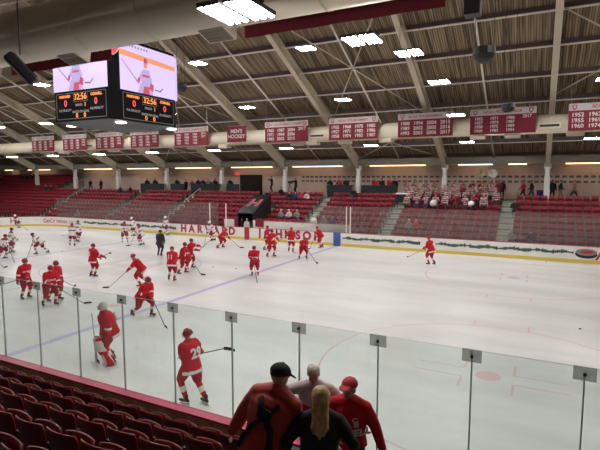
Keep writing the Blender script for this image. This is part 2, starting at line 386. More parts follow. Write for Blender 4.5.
# ------------------------------------------------------------------ roof frames, purlins, pipes
FX = [.45 - 7.79 * k for k in range(9)] + [8.24]
for k, x in enumerate(FX):
    for side in (0, 1):
        if side and not (-40 < x < 1): continue
        sg = 1 if side == 0 else -1; f = lambda Y: YC + sg * (Y - YC)
        t = empty('roof_rafter', (x, f(41.9), 3.45))
        nm = 'rightmost' if k == 9 else ordn(k) + ' from the column beside the tan-jacket walker'
        tag(t, ('cream steel roof rafter and column over the %s stands, %s' % ('far' if side == 0 else 'near', ('beyond the right frame edge' if k == 9 else ordn(k) + ' from the right'))), 'roof beam')
        b = MB(); L = []
        # tapered I-section: web and two flanges, haunch at the column
        prof = [(41.9, 0), (40.2, .05), (36, .12), (YC, .30)]
        bot = [(Y, RZ(Y if Y > YC else YC + .001) + d) for Y, d in prof]; top = [(Y, ZD(Y if Y > YC else YC + .001) - .30) for Y, d in prof]
        def strip(hw, lo, hi):
            vs = []
            for (Y, z), (Y2, z2) in zip(lo, hi):
                for xx in (-hw, hw): vs += [(xx, f(Y) - f(41.9), z - 3.45), (xx, f(Y) - f(41.9), z2 - 3.45)]
            n = len(lo); fs = []
            for i in range(n - 1):
                a = i * 4; c = a + 4
                fs += [(a, a + 1, c + 1, c), (a + 2, c + 2, c + 3, a + 3), (a, c, c + 2, a + 2), (a + 1, a + 3, c + 3, c + 1)]
            fs += [(0, 2, 3, 1), ((n - 1) * 4, (n - 1) * 4 + 1, (n - 1) * 4 + 3, (n - 1) * 4 + 2)]
            b.add(vs, fs)
        strip(.02, bot, top); strip(.17, bot, [(Y, z + .04) for Y, z in bot]); strip(.17, [(Y, z - .04) for Y, z in top], top)
        for q in range(1, 9):
            Y = 41.9 - q * 2.5; 
            if Y > YC + .5: b.box(-.15, .15, f(Y) - f(41.9) - .02, f(Y) - f(41.9) + .02, RZ(Y) + .2 - 3.45, ZD(Y) - .4 - 3.45)
        b.build('rafter', M['cream'], t)
        b = MB(); b.box(-.2, .2, -.2, .2, -.05, 2.0); b.box(-.15, .15, -.17, .17, 2.0, 3.2); b.box(-.26, .26, -.1 , .1, 2.6, 3.2); b.build('column', [M['white']], t)
PY = [39.85 - 2.45 * i for i in range(9)]
for side in (0, 1):
    for i, Y in enumerate(PY):
        if Y < YC + .4: continue
        y = Y if side == 0 else 2 * YC - Y; z = ZD(Y)
        t = empty('roof_purlin', (0, y, z)); tag(t, '%s roof purlin up from the %s eave, running the length of the rink' % (ordn(i), 'far' if side == 0 else 'near'), 'roof beam')
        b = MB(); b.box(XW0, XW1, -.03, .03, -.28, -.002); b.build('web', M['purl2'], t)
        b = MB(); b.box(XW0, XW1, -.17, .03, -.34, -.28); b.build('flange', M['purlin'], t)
    for k in range(8):
        x = FX[k] - 3.9 if k < 8 else 0; 
        t = empty('roof_pipe', (x, 0, 0)); tag(t, 'thin pale pipe running up the %s roof slope, %s bay from the right' % ('far' if side == 0 else 'near', ordn(k)), 'pipe')
        b = MB(); f = (lambda Y: Y) if side == 0 else (lambda Y: 2 * YC - Y)
        b.tube([(0, f(41.6), ZD(41.6) - .5), (0, f(YC + .2), ZD(YC + .2) - .5)], .06, round_=False); b.build('pipe', M['purlin'], t, smooth=True)
for k, (i, ya, yb) in enumerate([(1, 24, 35.5), (1, 36, 41.5), (3, 25, 35.4), (4, 24, 34), (5, 28, 40), (6, 24, 33.5), (9, 27, 34), (4, 35, 41.5), (6, 34, 41.5)]):
    x0, x1 = (FX[i], FX[i + 1]) if i < 9 else (FX[9], FX[0])
    t = empty('cross_brace', (x0, ya, 0)); tag(t, 'crossed diagonal brace rods left of rafter %s from the right, %s slope' % (ordn(i), ['upper', 'lower', 'middle', 'upper', 'middle', 'middle', 'top', 'lower', 'lower', 'lower'][k]), 'brace')
    for a, c in ((x0, x1), (x1, x0)):
        b = MB(); b.tube([(a - x0, 0, ZD(ya) - .55), (c - x0, yb - ya, ZD(yb) - .55)], .04, round_=False); b.build('rod', M['cream'], t, smooth=True)
# ------------------------------------------------------------------ ducts
for y, nm in ((7.35, 'near'), (33.4, 'far')):
    t = empty('air_duct', (0, y, 8.62)); tag(t, 'long round beige air duct hanging along the %s side of the rink' % nm, 'duct')
    b = MB(); n = 28; vs = []; fs = []
    for x in (XW0, 3.9 if nm == 'near' else XW1):
        for k in range(n): vs.append((x, .58 * math.cos(2 * PI * k / n), .58 * math.sin(2 * PI * k / n)))
    fs = [(k, (k + 1) % n, n + (k + 1) % n, n + k) for k in range(n)] + [tuple(range(n)), tuple(reversed(range(n, 2 * n)))]
    b.add(vs, fs); b.build('pipe', M['duct'], t, smooth=True)
    b = MB()
    for i in range(40):
        x = -60 + i * 1.83
        if x > 3.5: break
        for k in range(n):
            a, c = 2 * PI * k / n, 2 * PI * (k + 1) / n
            b.add([(x + dx, r * math.cos(q), r * math.sin(q)) for dx in (0, .035) for q in (a, c) for r in (.575, .592)],
                  [(1, 3, 7, 5), (0, 1, 5, 4)[::-1], (2, 3, 7, 6)])
    s_ = b.build('seam', M['duct'], t)
    # outlets
    spots = [xAt(48, 6.9, 47), xAt(196, 6.9, 30), -12.9, -17] if nm == 'near' else [xAt(p, 33, 140) for p in (575, 512, 477, 385, 343, 311, 295, 222, 190, 140, 110, 60)]
    for x in spots:
        b = MB()
        if nm == 'near':
            R = Matrix.Translation((x, .14, -.34)) @ Matrix.Rotation(math.radians(-20), 4, 'X')
            s = .32
            vs = [R @ V(p) for p in ((-s * .8, -s * .8, .3), (s * .8, -s * .8, .3), (s * .8, s * .8, .3), (-s * .8, s * .8, .3), (-s, -s, -.28), (s, -s, -.28), (s, s, -.28), (-s, s, -.28))]
            b.add(vs, [(0, 1, 2, 3), (0, 4, 5, 1), (1, 5, 6, 2), (2, 6, 7, 3), (3, 7, 4, 0), (7, 6, 5, 4)])
            o = b.build('outlet', M['duct'], t)
            b = MB(); b.box(-s * .86, s * .86, -s * .86, s * .86, -.285, -.282, 0, R)
            for q in range(7): b.box(-s * .86, s * .86, -s * .86 + q * s * .28, -s * .86 + q * s * .28 + .015, -.30, -.285, 0, R)
            b.build('grille', M['grille'], o)
        else:
            b.box(x - .45, x + .45, -.35, .35, -.78, -.45); o = b.build('outlet', M['duct'], t)
for y, nm, xs in ((33.4, 'far', [xAt(p, 33, 125) for p in (80, 557)]),):
    for x in [xAt(90, 33, 140), xAt(549, 33, 131), xAt(318, 33, 140)]:
        t = empty('duct_slot', (x, y, 8.62)); b = MB(); b.box(-.62, .62, -.63, -.56, -.3, -.02); 
        b.build('frame', M['cream'], t); b = MB(); b.box(-.54, .54, -.645, -.62, -.22, -.08); b.build('slot', M['black'], t)
        tag(t, 'dark slotted vent in the far duct ' + ('right of the Frozen Four banner' if x > -5 else 'between two year banners at mid picture' if x > -20 else 'below the scoreboard'), 'vent')
# ------------------------------------------------------------------ light fixtures (pairs of fluorescent panels)
def fixture(x, y, z, label, sc=.68):
    t = empty('ceiling_light', (x, y, z)); tag(t, label, 'light', 'twin fluorescent lights over the rink')
    fr = MB(); df = MB()
    for sx in (-.36, .36):
        fr.box(sx - .30, sx + .30, -.62, .62, .0, .07)
        for k in range(3): df.box(sx - .26 + k * .215, sx - .26 + k * .215 + .09, -.6, .6, -.02, -.002)
    fr.box(-.7, .7, -.03, .03, .07, .12)
    for sx in (-.5, .5): fr.box(sx - .008, sx + .008, -.008, .008, .12, max(.3, ZD(y) - z - .3) if YW0 < y < 41.9 else .3)
    a = fr.build('housing', M['fixture'], t); c = df.build('diffuser', M['lamp'], t)
    for o in (t,): o.scale = (sc, sc, 1)
    return t
GX = [2.85, -12.0, -19.6, -27.2, -34.9, -42.5, -50.1, -57.7]
spec = [(237, 12, 6.3), (362, 40, 12.3), (409, 53, 17.3), (439, 82, 23.1), (456, 115, 28.1), (467, 142, 34.6)]
for k, (px, py, Y) in enumerate(spec):
    p = atY(px, py, Y); fixture(p.x, p.y, p.z, 'twin fluorescent light in the run right of centre, %s nearest the camera' % ordn(k))
for k, x in enumerate(GX):
    for r, (Y, z) in enumerate(((36.0, 7.85), (30.0, 10.5), (24.4, 12.5), (16.4, 12.5), (10.8, 10.5))):
        xx = x
        fixture(xx, Y, z, 'twin fluorescent light, %s in from the far stands, %s line from the right' % (ORD[r], ordn(0 if k == 0 else k + 1)))
# warm strips on the far wall
for k, (a, c) in enumerate([(565, 612), (508, 526), (458, 492), (370, 425), (293, 342), (232, 272), (176, 211), (128, 158), (85, 112), (29, 50), (6, 13)]):
    x0, x1 = xAt(a, 44.6), xAt(c, 44.6); xm = (x0 + x1) / 2
    t = empty('strip_light', (xm, 44.6, 6.5)); tag(t, 'warm glowing strip light under the far soffit, %s from the right' % ordn(k), 'light')
    b = MB(); b.box(x0 - xm, x1 - xm, -.1, .1, .02, .279); b.build('housing', M['white'], t)
    b = MB(); b.box(x0 - xm, x1 - xm, -.09, .09, -.06, .018); b.build('tube', M['strip'], t)
# ------------------------------------------------------------------ banners
def shield(b, x, z, s, y, mi):
    pts = [(-.5, .55), (.5, .55), (.5, 0), (.3, -.4), (0, -.65), (-.3, -.4), (-.5, 0)]
    b.poly([(x + px * s, y, z + pz * s) for px, pz in pts], mi)
def banner(x0, x1, zt, zb, title, rows, label, Y=32.6, back=False):
    w = x1 - x0; h = zt - zb; t = empty('championship_banner', ((x0 + x1) / 2, Y, zb)); tag(t, label, 'banner')
    b = MB(); hh = h * .76 if title else h
    nx = 12; vs = []
    for i in range(nx + 1):
        x = -w / 2 + w * i / nx; d = .02 * math.sin(i * 1.7)
        vs += [(x, d, 0), (x, d, hh), (x, d + .012, 0), (x, d + .012, hh)]
    fs = []
    for i in range(nx):
        a = i * 4; c = a + 4; fs += [(a, c, c + 1, a + 1), (a + 2, a + 3, c + 3, c + 2), (a + 1, c + 1, c + 3, a + 3), (a, a + 2, c + 2, c)]
    fs += [(0, 1, 3, 2), (nx * 4, nx * 4 + 2, nx * 4 + 3, nx * 4 + 1)]
    b.add(vs, fs); b.build('cloth', M['ban'], t)
    b = MB(); b.tube([(-w / 2, 0.01, h + .02), (w / 2, .01, h + .02)], .02, round_=False)
    for x in (-w / 2 + .1, w / 2 - .1): b.box(x - .006, x + .006, 0, .012, h, ZD(Y) - zb - .35)
    b.build('hanging_rod', M['steel'], t)
    if title:
        b = MB(); b.box(-w / 2, w / 2, -.003, .018, hh, h, 0)
        if not back:
            for sx in (-1, 1):
                shield(b, sx * (w / 2 - .3), hh + h * .125, .26, -.008, 1)
                shield(b, sx * (w / 2 - .3), hh + h * .135, .14, -.012, 0)
        b.build('header', [M['banw'] if not back else M['ban'], M['letd']], t)
        if not back: text(title, .23 if len(title) > 12 else .26, M['letd'], t, at(0, -.01, hh + h * .12), 'title_lettering', .006)
    if rows and not back:
        nr = max(len(r) for r in rows); nc = len(rows)
        for c, col in enumerate(rows):
            text('\n'.join(col), hh / (nr + .35) * .93, M['lett'], t, at(-w / 2 + w * (c + .55) / (nc + .1), -.032, hh * .5 + (nr - len(col)) * hh / nr * .5 * .98), 'year_lettering', .006)
    return t
def bx(pa, pb): return xAt(pa, 32.6, 125), xAt(pb, 32.6, 125)
ZT, ZB = 9.62, 8.08
yr = lambda *a: [x.split() for x in a]
banner(*bx(568, 640), ZT, ZB, 'BEANPOT', yr('1952 1955 1960', '1962 1969 1974', '1977 1981 1989', '1993 2017'), 'crimson banner with grey header cut off by the right edge of the picture')
banner(*bx(470, 536), ZT, ZB, 'NCAA FROZEN FOUR', yr('1955 1957 1958 1960', '1971 1974 1975 1983', '1986 1987 1989 1994', '2017'), 'crimson NCAA Frozen Four banner with a lone 2017 in its last column')
banner(*bx(398, 453), ZT, ZB, 'NCAA TOURNAMENT', yr('1988 1989 1993', '1994 2002 2003', '2004 2005 2006', '2015 2016 2017'), 'crimson NCAA Tournament banner ending in 2015, 2016 and 2017')
banner(*bx(329, 378), ZT, ZB, 'NCAA TOURNAMENT', yr('1955 1957 1958', '1968 1971 1974', '1975 1982 1983', '1985 1986 1987'), 'crimson NCAA Tournament banner starting with 1955')
banner(*bx(265, 308), ZT, ZB, 'ECAC TOURNAMENT CHAMPIONS', yr('1963 1971 1983', '1987 1994 2002', '2004 2006 2015', '2017'), 'crimson banner right of the small plain one, lone 2017 at its end')
banner(*bx(227, 246), ZT - .1, ZB + .15, '', [], 'small plain crimson banner lettered MEN\'S HOCKEY')
PEND_MH = [o for o in C.objects if o.get('label', '').startswith('small plain')][0]
text("MEN'S\nHOCKEY", .42, M['lett'], PEND_MH, at(0, -.03, .66), 'lettering', .01)
banner(*bx(174, 208), ZT, ZB, 'IVY LEAGUE CHAMPIONS', yr('1936 1937 1954 1955', '1957 1958 1961 1962', '1963 1974 1975 1982', '2014 2017'), 'crimson banner just right of the hanging scoreboard')
for k, (pa, pb) in enumerate(((130, 158), (95, 122), (62, 86), (31, 53))):
    banner(*bx(pa, pb), ZT, ZB, 'ECAC CHAMPIONS', yr('1963 1971 1973 1974', '1975 1982 1983 1985', '1986 1987 1988 1989', '1992 1993 1994'), 'small distant crimson banner below the scoreboard, %s from its right' % ORD[k])
for (x0, x1), s in (((atY(12, 79, 8.2).x, atY(111, 62, 8.2).x), 'left, hanging over the scoreboard'), ((atY(245, 40, 8.2).x, atY(445, 10, 8.2).x), 'centre top, under the near duct'), ((-17.9, -14.0), 'far left, past the frame edge')):
    banner(x0, x1, ZT, ZB, 'X', [], 'unlettered back of a dark crimson banner at ' + s, Y=8.2, back=True)
# ------------------------------------------------------------------ scoreboard
SX, SY, SA, SW, SZ0, SZ1 = -21.55, 20.0, 2.75, 2.08, 8.3, 12.5
sb = empty('hanging_scoreboard', (SX, SY, SZ0)); tag(sb, 'black four-sided scoreboard with bright video screens hanging over centre ice', 'scoreboard')
b = MB(); a, c = SA, SW
ax = 2.05; oc = [(-c, -a), (c - .05, -a), (ax, -c), (ax, c), (c - .2, 2.25), (.2 - c, 2.25), (-ax, c), (-ax, -c)]
vs = [(x, y, z) for z in (0, SZ1 - SZ0) for x, y in oc]
b.add(vs, [tuple(reversed(range(8))), tuple(range(8, 16))] + [(i, (i + 1) % 8, (i + 1) % 8 + 8, i + 8) for i in range(8)]); b.build('cabinet', M['sbblack'], sb)
b = MB(); vs = [(x * k, y * k, z) for z, k in ((0, .98), (-.25, .62)) for x, y in oc]
b.add(vs, [tuple(range(8)), tuple(reversed(range(8, 16)))] + [(i, i + 8, (i + 1) % 8 + 8, (i + 1) % 8) for i in range(8)]); b.build('underside', M['sbunder'], sb)
for x, y in ((1.9, -1.9), (-1.9, -1.9), (1.9, 1.9), (1.2, -.9)):
    b = MB(); b.ell((x, y, -.12), .3, .3, .06); b.build('down_light', mat('board_downlight', (.9, .9, .9), .5, emit=(1, .95, .9), es=3.0), sb, smooth=True)
for x in (-1.5, 1.5):
    for y in (-1.5, 1.5):
        b = MB(); b.tube([(x, y, SZ1 - SZ0), (x * .9, y * .9, 15.6 - SZ0)], .03, round_=False); b.build('cable', M['steel'], sb)
for q, R in enumerate((Matrix.Identity(4), Matrix.Rotation(PI / 2, 4, 'Z'), Matrix.Rotation(PI, 4, 'Z'), Matrix.Rotation(-PI / 2, 4, 'Z'))):
    a = (SA, ax, 2.25, ax)[q]
    F = lambda x, z, d=0: R @ V((x, -a - .02 - d, z))
    b = MB(); zb, zt, ww = 1.56, 4.05, 2.05
    def P(pts, mi, d): b.poly([F(x * ww, zb + (zt - zb) * y, d) for x, y in pts], mi)
    P([(-1, 0), (1, 0), (1, 1), (-1, 1)], 0, .03)
    P([(-1, .70), (1, .66), (1, .76), (-1, .82)], 1, .034)
    for k in range(9): P([(-.9 + k * .1, .93), (-.85 + k * .1, .90), (-.83 + k * .1, .96)], 4, .034)
    cx = -.12
    P([(cx - .10, .52), (cx + .13, .52), (cx + .17, .30), (cx + .12, .20), (cx - .13, .20), (cx - .2, .34)], 2, .036)      # jersey
    P([(cx - .12, .50), (cx - .28, .30), (cx - .24, .24), (cx - .08, .40)], 2, .037); P([(cx + .12, .5), (cx + .24, .3), (cx + .18, .22), (cx + .06, .40)], 2, .037)
    P([(cx - .2, .22), (cx + .2, .2), (cx + .25, .0), (cx - .3, .0)], 2, .038); P([(cx - .08, .16), (cx + .10, .16), (cx + .12, .0), (cx - .12, .0)], 3, .039)
    P([(cx - .13, .36), (cx + .13, .36), (cx + .12, .41), (cx - .12, .41)], 3, .039)
    P([(cx + .10, .12), (cx + .26, .08), (cx + .28, .22), (cx + .16, .27)], 3, .040); P([(cx - .31, .24), (cx - .22, .22), (cx - .2, .32), (cx - .28, .32)], 3, .040)
    P([(cx - .06, .56), (cx + .05, .56), (cx + .07, .66), (cx + .05, .76), (cx - .05, .76), (cx - .07, .66)], 3, .040); P([(cx - .04, .57), (cx + .05, .57), (cx + .05, .66), (cx - .04, .66)], 1, .041)
    P([(-.95, .62), (-.93, .62), (-.36, .2), (-.38, .18)], 4, .042); P([(.2, .12), (.4, .10), (.52, .2), (.5, .21), (.38, .13), (.2, .15)], 4, .042)
    sc = b.build('video_screen', [M['scr'], M['sor'], M['slil'], M['sred'], M['sdk']], sb)
    b = MB()
    for x0, x1, z0, z1 in ((-1.9, 1.9, .10, .14), (-1.9, 1.9, 1.42, 1.46), (-1.9, -1.86, .1, 1.46), (1.86, 1.9, .1, 1.46), (-.55, .55, .97, 1.0), (-.55, -.52, 1.0, 1.42), (.52, .55, 1.0, 1.42)):
        b.add([F(x, z, .02) for x, z in ((x0, z0), (x1, z0), (x1, z1), (x0, z1))], [(0, 1, 2, 3)])
    pn = b.build('score_panel', M['sbframe'], sb)
    def T(s, x, z, size, m, nm='lettering'): text(s, size, m, sb, R @ at(x, -a - .05, z), nm, .008)
    T('32:56', 0, 1.21, .44, M['lamb'], 'clock_digits'); T('HARVARD', -1.2, 1.28, .19, M['lamb']); T('CORNELL', 1.2, 1.28, .19, M['lamb'])
    T('0', -1.15, .92, .46, M['lred'], 'score_digit'); T('0', 1.15, .92, .46, M['lred'], 'score_digit'); T('PERIOD', -.12, .8, .16, M['sbtext']); T('1', .35, .8, .3, M['lamb'], 'period_digit')
    T('PLR PENALTY', -1.2, .56, .16, M['sbtext']); T('PLR PENALTY', 1.2, .56, .16, M['sbtext']); T('SHOTS ON GOAL', 0, .46, .16, M['sbtext'])
    T('0', -.3, .26, .34, M['lamb'], 'shots_digit'); T('0', .3, .26, .34, M['lamb'], 'shots_digit')
    # shield on the chamfered corner
    xx = (c + ax) / 2 + .02; yy_ = (SA + c) / 2; Rc = Matrix.Translation(V(((1, 1, -1, -1)[q] * xx, (-1, 1, 1, -1)[q] * yy_, 0))) @ R @ Matrix.Rotation(PI / 4, 4, 'Z')
    b = MB(); shield(b, 0, 3.55, .62, -.03, 0); shield(b, 0, 3.55, .5, -.035, 1); b.v = [tuple(Rc @ V(v)) for v in b.v]
    so = b.build('crest', [M['lett'], mat('crest_red', (.55, .02, .05), .5, emit=(.8, .03, .08), es=.35)], sb)
    text('H', .26, M['lett'], sb, Rc @ at(0, -.045, 3.57), 'crest_letter', .01)
# ------------------------------------------------------------------ hanging speakers
def spk(px, py, Y, w, h, d, label, tilt=0, rz=0, shape='box'):
    p = atY(px, py, Y); t = empty('hanging_speaker', p, rz); tag(t, label, 'speaker')
    b = MB(); R = Matrix.Rotation(tilt, 4, 'X')
    if shape == 'box': b.box(-w / 2, w / 2, -d / 2, d / 2, -h / 2, h / 2, 0, R); o = b.build('cabinet', M['black'], t, bevel=.03)
    else:
        n = 16; vs = [(w / 2 * k * math.cos(2 * PI * i / n), w / 2 * k * math.sin(2 * PI * i / n), z) for z, k in ((h / 2, .95), (0, 1), (-h * .35, .8), (-h / 2, .45)) for i in range(n)]
        b.add(vs, [(r * n + (i + 1) % n, r * n + i, (r + 1) * n + i, (r + 1) * n + (i + 1) % n) for r in range(3) for i in range(n)] + [tuple(range(n)), tuple(reversed(range(3 * n, 4 * n)))]); o = b.build('cabinet', M['black'], t, smooth=False)
    b = MB(); b.box(-w * .42, w * .42, -d / 2 - .012, -d / 2 - .004, -h * .42, h * .42, 0, R) if shape == 'box' else b.box(-w * .2, w * .2, -w * .2, w * .2, -h / 2 - .02, -h / 2 - .003)
    b.build('grille', M['dsteel'], t)
    b = MB()
    for sx in (-.4, .4): b.tube([(sx * w, 0, h * .45), (sx * w, 0, max(.6, ZD(p.y) - p.z - .2))], .012, round_=False)
    b.build('suspension_rod', M['dsteel'], t)
spk(21, 69, 4.9, .22, .54, .16, 'long black speaker tilted on two rods at the left edge', tilt=math.radians(-42), rz=math.radians(147))
spk(473, 3, 15.5, .46, .75, .5, 'black box speaker hanging at the very top, right of centre')
spk(484, 55, 19.5, .84, .52, .6, 'round black speaker hanging above the Frozen Four banner', shape='r')
spk(508, 108, 27, .66, .40, .6, 'flat black speaker in front of the Frozen Four banner title', shape='r')
spk(121, 88 - 0, 24.5, .5, .5, .5, 'small black speaker right of the scoreboard', shape='r') if False else None
p = atY(181, 88, 23.5)
spk(181, 88, 23.5, .75, .42, .5, 'small black speaker just right of the scoreboard screen', shape='r')
# ------------------------------------------------------------------ near glass
GT = 3.01
gx = [.585 + 1.298 * 2 - 1.298 * k for k in range(13)]
for k in range(12):
    xm = (gx[k] + gx[k + 1]) / 2; hw = 1.298 / 2 - .003
    b = MB(); b.box(-hw, hw, -.006, .006, 0, GT - 1.085); t = b.build('glass_panel', M['glass'], rb, loc=(xm, YN - .03, 1.085))
    b = MB(); b.box(-hw, hw, -.006, .006, GT - 1.085, GT - 1.081); b.build('top_edge', M['steel'], t)
for k, x in enumerate(gx):
    b = MB(); b.box(-.009, .009, -.013, .013, 0, GT - 1.12); t = b.build('glass_support', M['seam'], rb, loc=(x, YN - .03, 1.085))
    b = MB(); b.box(-.125, .125, -.02, -.014, GT - 1.245, GT - 1.07); b.build('clamp_plate', M['plate'], t)
    b = MB(); b.tube([(0, -.02, GT - 1.165), (0, -.045, GT - 1.165)], .022, round_=False); b.build('bolt', M['black'], t)
# far glass
fgx = [3.6 - 2.42 * k for k in range(22)]
for k in range(21):
    x0, x1 = fgx[k + 1], fgx[k]
    if x0 > -25.5 and x1 < -13.6: continue
    b = MB(); b.box(-1.2, 1.2, -.006, .006, 0, 2.0); b.build('glass_panel', M['farglass'], rb, loc=((x0 + x1) / 2, YF + .05, 1.08))
for k, px in enumerate((210, 226, 346, 350)):
    b = MB(); b.box(-.035, .035, -.03, .03, 0, 2.0); b.box(-.05, .05, -.045, .045, 0, .05); b.build('glass_post', M['purlin'], rb, loc=(xAt(px, YF), YF + .05, 1.08))
# ------------------------------------------------------------------ far boards: lettering and ads
YA = YF - .012
def wall_text(s, pxs, y0, size, m, label):
    t = empty('board_lettering', (xAt(sum(pxs) / len(pxs), YF), YF, .6)); tag(t, label, 'lettering')
    for ch, px in zip(s, pxs): text(ch, size, m, t, at(xAt(px, YF) - t.location.x, -.016, .03), 'letter', .045)
wall_text('HARVARD', [184, 192, 200, 208, 216.5, 224.5, 232], 0, .92, mat('letter_crimson', (.38, .02, .05), .6), 'large crimson HARVARD letters on the white far boards')
wall_text('JOHNSON', [260, 269, 279, 288.5, 298, 307, 318], 0, .92, MATS['letter_crimson'], 'large crimson JOHNSON letters on the white far boards')
b = MB(); x = xAt(247, YF); b.box(-.24, .24, -.03, -.002, 0, 1.04); b.build('centre_bar', MATS['letter_crimson'], rb, loc=(x, YF, 0))
b = MB(); x = xAt(337, YF); b.box(-.3, .3, -.035, -.002, 0, 1.06); b.build('blue_line_bar', M['blue'], rb, loc=(x, YF, 0))
def vine(pa, pb, label):
    x0, x1 = xAt(pa, YF), xAt(pb, YF); t = empty('green_board_advert', ((x0 + x1) / 2, YF, .6)); tag(t, label, 'advert'); b = MB(); x = x0
    rnd = random.Random(int(pa)); i = 0
    while x < x1:
        zc = .04 * math.sin(i * .5) + .03
        h = rnd.uniform(.12, .30) if (i % 17) > 1 else .10
        b.poly([(x - t.location.x, -.018, zc - h * .5), (x + .10 - t.location.x, -.018, zc - h * .3), (x + .07 - t.location.x, -.018, zc + h * .6), (x - .03 - t.location.x, -.018, zc + h * .4)])
        x += .12; i += 1
    b.build('leafy_pattern', M['green'], t)
for pa, pb, s in ((343, 420, 'left of the lone skater'), (436, 574, 'right of the lone skater'), (84, 118, 'in the left corner bend'), (120, 176, 'just left of HARVARD')): vine(pa, pb, 'leafy green strip pattern on the far boards ' + s)
p = xAt(587, YF); t = empty('puck_logo', (p, YF, .62)); tag(t, 'oval dark and red puck logo on the far boards at the right', 'logo')
def disc(b, x, z, rx, rz, y, mi): b.poly([(x + rx * math.cos(k * PI / 12), y, z + rz * math.sin(k * PI / 12)) for k in range(24)], mi)
b = MB(); disc(b, 0, -.06, .60, .26, -.014, 0); disc(b, 0, .07, .58, .22, -.018, 1); disc(b, .05, .09, .36, .11, -.022, 2); b.build('oval', [M['navy'], M['greyc'], M['capred']], t)
t = empty('board_lettering', (xAt(603, YF), YF, .55)); tag(t, 'large red letter on the far boards cut off by the right edge', 'lettering'); text('A', .95, M['capred'], t, at(0, -.016, 0), 'letter', .02)
def curved(s, px0, size, label, m):       # on the left corner bend
    cx, cy = XL + RC, YF - RC
    p = atZ(px0, 221, .62); a = math.atan2(p.y - cy, p.x - cx); a = max(math.radians(92), min(math.radians(178), a))
    t = empty('board_lettering', (cx, cy, .6)); tag(t, label, 'lettering')
    ln = len(s)
    for i, ch in enumerate(s):
        aa = a - i * size * .62 / RC
        Mx = Matrix.Translation(((RC - .02) * math.cos(aa), (RC - .02) * math.sin(aa), 0)) @ Matrix.Rotation(aa - PI / 2, 4, 'Z') @ FACE_Y
        text(ch, size, m, t, Mx, 'letter', .01)
x = xAt(43, YF, 221)
curved('GoCrimson.com', 42, .62, 'red GoCrimson.com lettering on the left corner boards', M['capred'])
curved('H', 13, .8, 'single crimson letter emblem on the left corner boards', MATS['letter_crimson'])
# bench back wall, tunnel
b = MB(); xa, xb = xAt(254, 35), xAt(351, 35); b.box(0, xb - xa, 0, .12, 0, 1.62); b.box(0, xb - xa, -.02, .14, 1.62, 1.66, 1)
tag(b.build('bench_wall', [M['board'], M['farcap']], loc=(xa, 34.75, 0)), 'white wall behind the boards right of the black tunnel', 'wall panel')
b = MB(); xa, xb = xAt(225, 35), xAt(237, 35); b.box(0, xb - xa, 0, .12, 0, 1.62); tag(b.build('bench_wall', M['board'], loc=(xa, 34.75, 0)), 'short white wall panel left of the black tunnel', 'wall panel')
t = empty('tunnel_canopy', (-23.1, 34.8, 0)); tag(t, 'sloping black tunnel cover with a crimson H in the far stands', 'canopy')
b = MB(); w_ = .85
vs = [(-w_, 0, 2.25), (w_, 0, 2.25), (w_, 3.1, 3.75), (-w_, 3.1, 3.75)]; b.add(vs + [(x, y, z - .08) for x, y, z in vs], [(0, 1, 2, 3), (7, 6, 5, 4), (0, 4, 5, 1), (1, 5, 6, 2), (2, 6, 7, 3), (3, 7, 4, 0)])
b.build('cover', M['black'], t)
b = MB(); b.box(-w_, -w_ + .06, 0, 3.1, 0, 2.2); b.box(w_ - .06, w_, 0, 3.1, 0, 2.2); b.box(-w_, w_, 3.04, 3.1, 0, 3.7)
for sx in (-1, 1): b.add([(sx * w_, 0, 2.2), (sx * w_, 3.1, 2.2), (sx * w_, 3.1, 3.7)], [(0, 1, 2)])
b.build('side_panel', M['black'], t)
ang = math.atan2(1.5, 3.1)
text('H', 1.7, M['lett'], t, Matrix.Translation((0, 1.6, 3.05)) @ Matrix.Rotation(ang, 4, 'X'), 'emblem_outline', .06)
text('H', 1.7, MATS['letter_crimson'], t, Matrix.Translation((0, 1.59, 3.07)) @ Matrix.Rotation(ang, 4, 'X'), 'emblem', .015)
b = MB(); b.box(-.42, .42, 0, .03, 0, .7); tag(b.build('notice_panel', M['crim'], loc=(xAt(259, 34.7), 34.7, 1.1)), 'small crimson panel on the white wall beside the tunnel mouth', 'panel')
b = MB(); b.box(-.2, .2, 0, .03, 0, 1.4); tag(b.build('notice_panel', M['crim'], loc=(xAt(235.5, 34.7), 34.7, .5)), 'narrow crimson panel left of the tunnel mouth', 'panel')
# ------------------------------------------------------------------ far wall details
for r, (z, s) in enumerate(((5.42, 'upper'), (4.98, 'lower'))):
    proto = None; i = 0; x = xAt(303, 45.4)
    while x < 6:
        if all(abs(x - f) > .1 for f in ()):
            if proto is None:
                proto = MB().build('wall_plaque', [M['plaque'], M['wallp']]); b = MB(); b.box(-.16, .16, -.05, 0, -.085, .085); b.box(-.11, .11, -.053, -.05, -.04, -.01, 1); proto.data = b.mesh('wall_plaque', [M['plaque'], M['banw']]); o = proto
            else: o = proto.copy(); C.objects.link(o)
            o.location = (x, 45.48, z); tag(o, 'small dark plaque in the %s row along the far wall' % s, 'plaque', 'plaques in the %s row on the far wall' % s)
        x += .52; i += 1
d0, d1 = xAt(240, 45.4), xAt(262, 45.4)
t = empty('door_1', ((d0 + d1) / 2, 45.46, ZCON)); tag(t, kind='structure'); b = MB(); b.box((d0 - d1) / 2, (d1 - d0) / 2, -.06, 0, 0, 2.2); b.build('doorway', M['door'], t)
b = MB(); b.box(-.25, .25, -.05, 0, -.12, .12); o = tag(b.build('exit_sign', M['exitr'], loc=(xAt(237, 45.4), 45.45, 5.75)), 'small red lit exit sign left of the dark doorway', 'sign')
text('EXIT', .2, M['lett'], o, at(0, -.06, 0), 'lettering', .004)
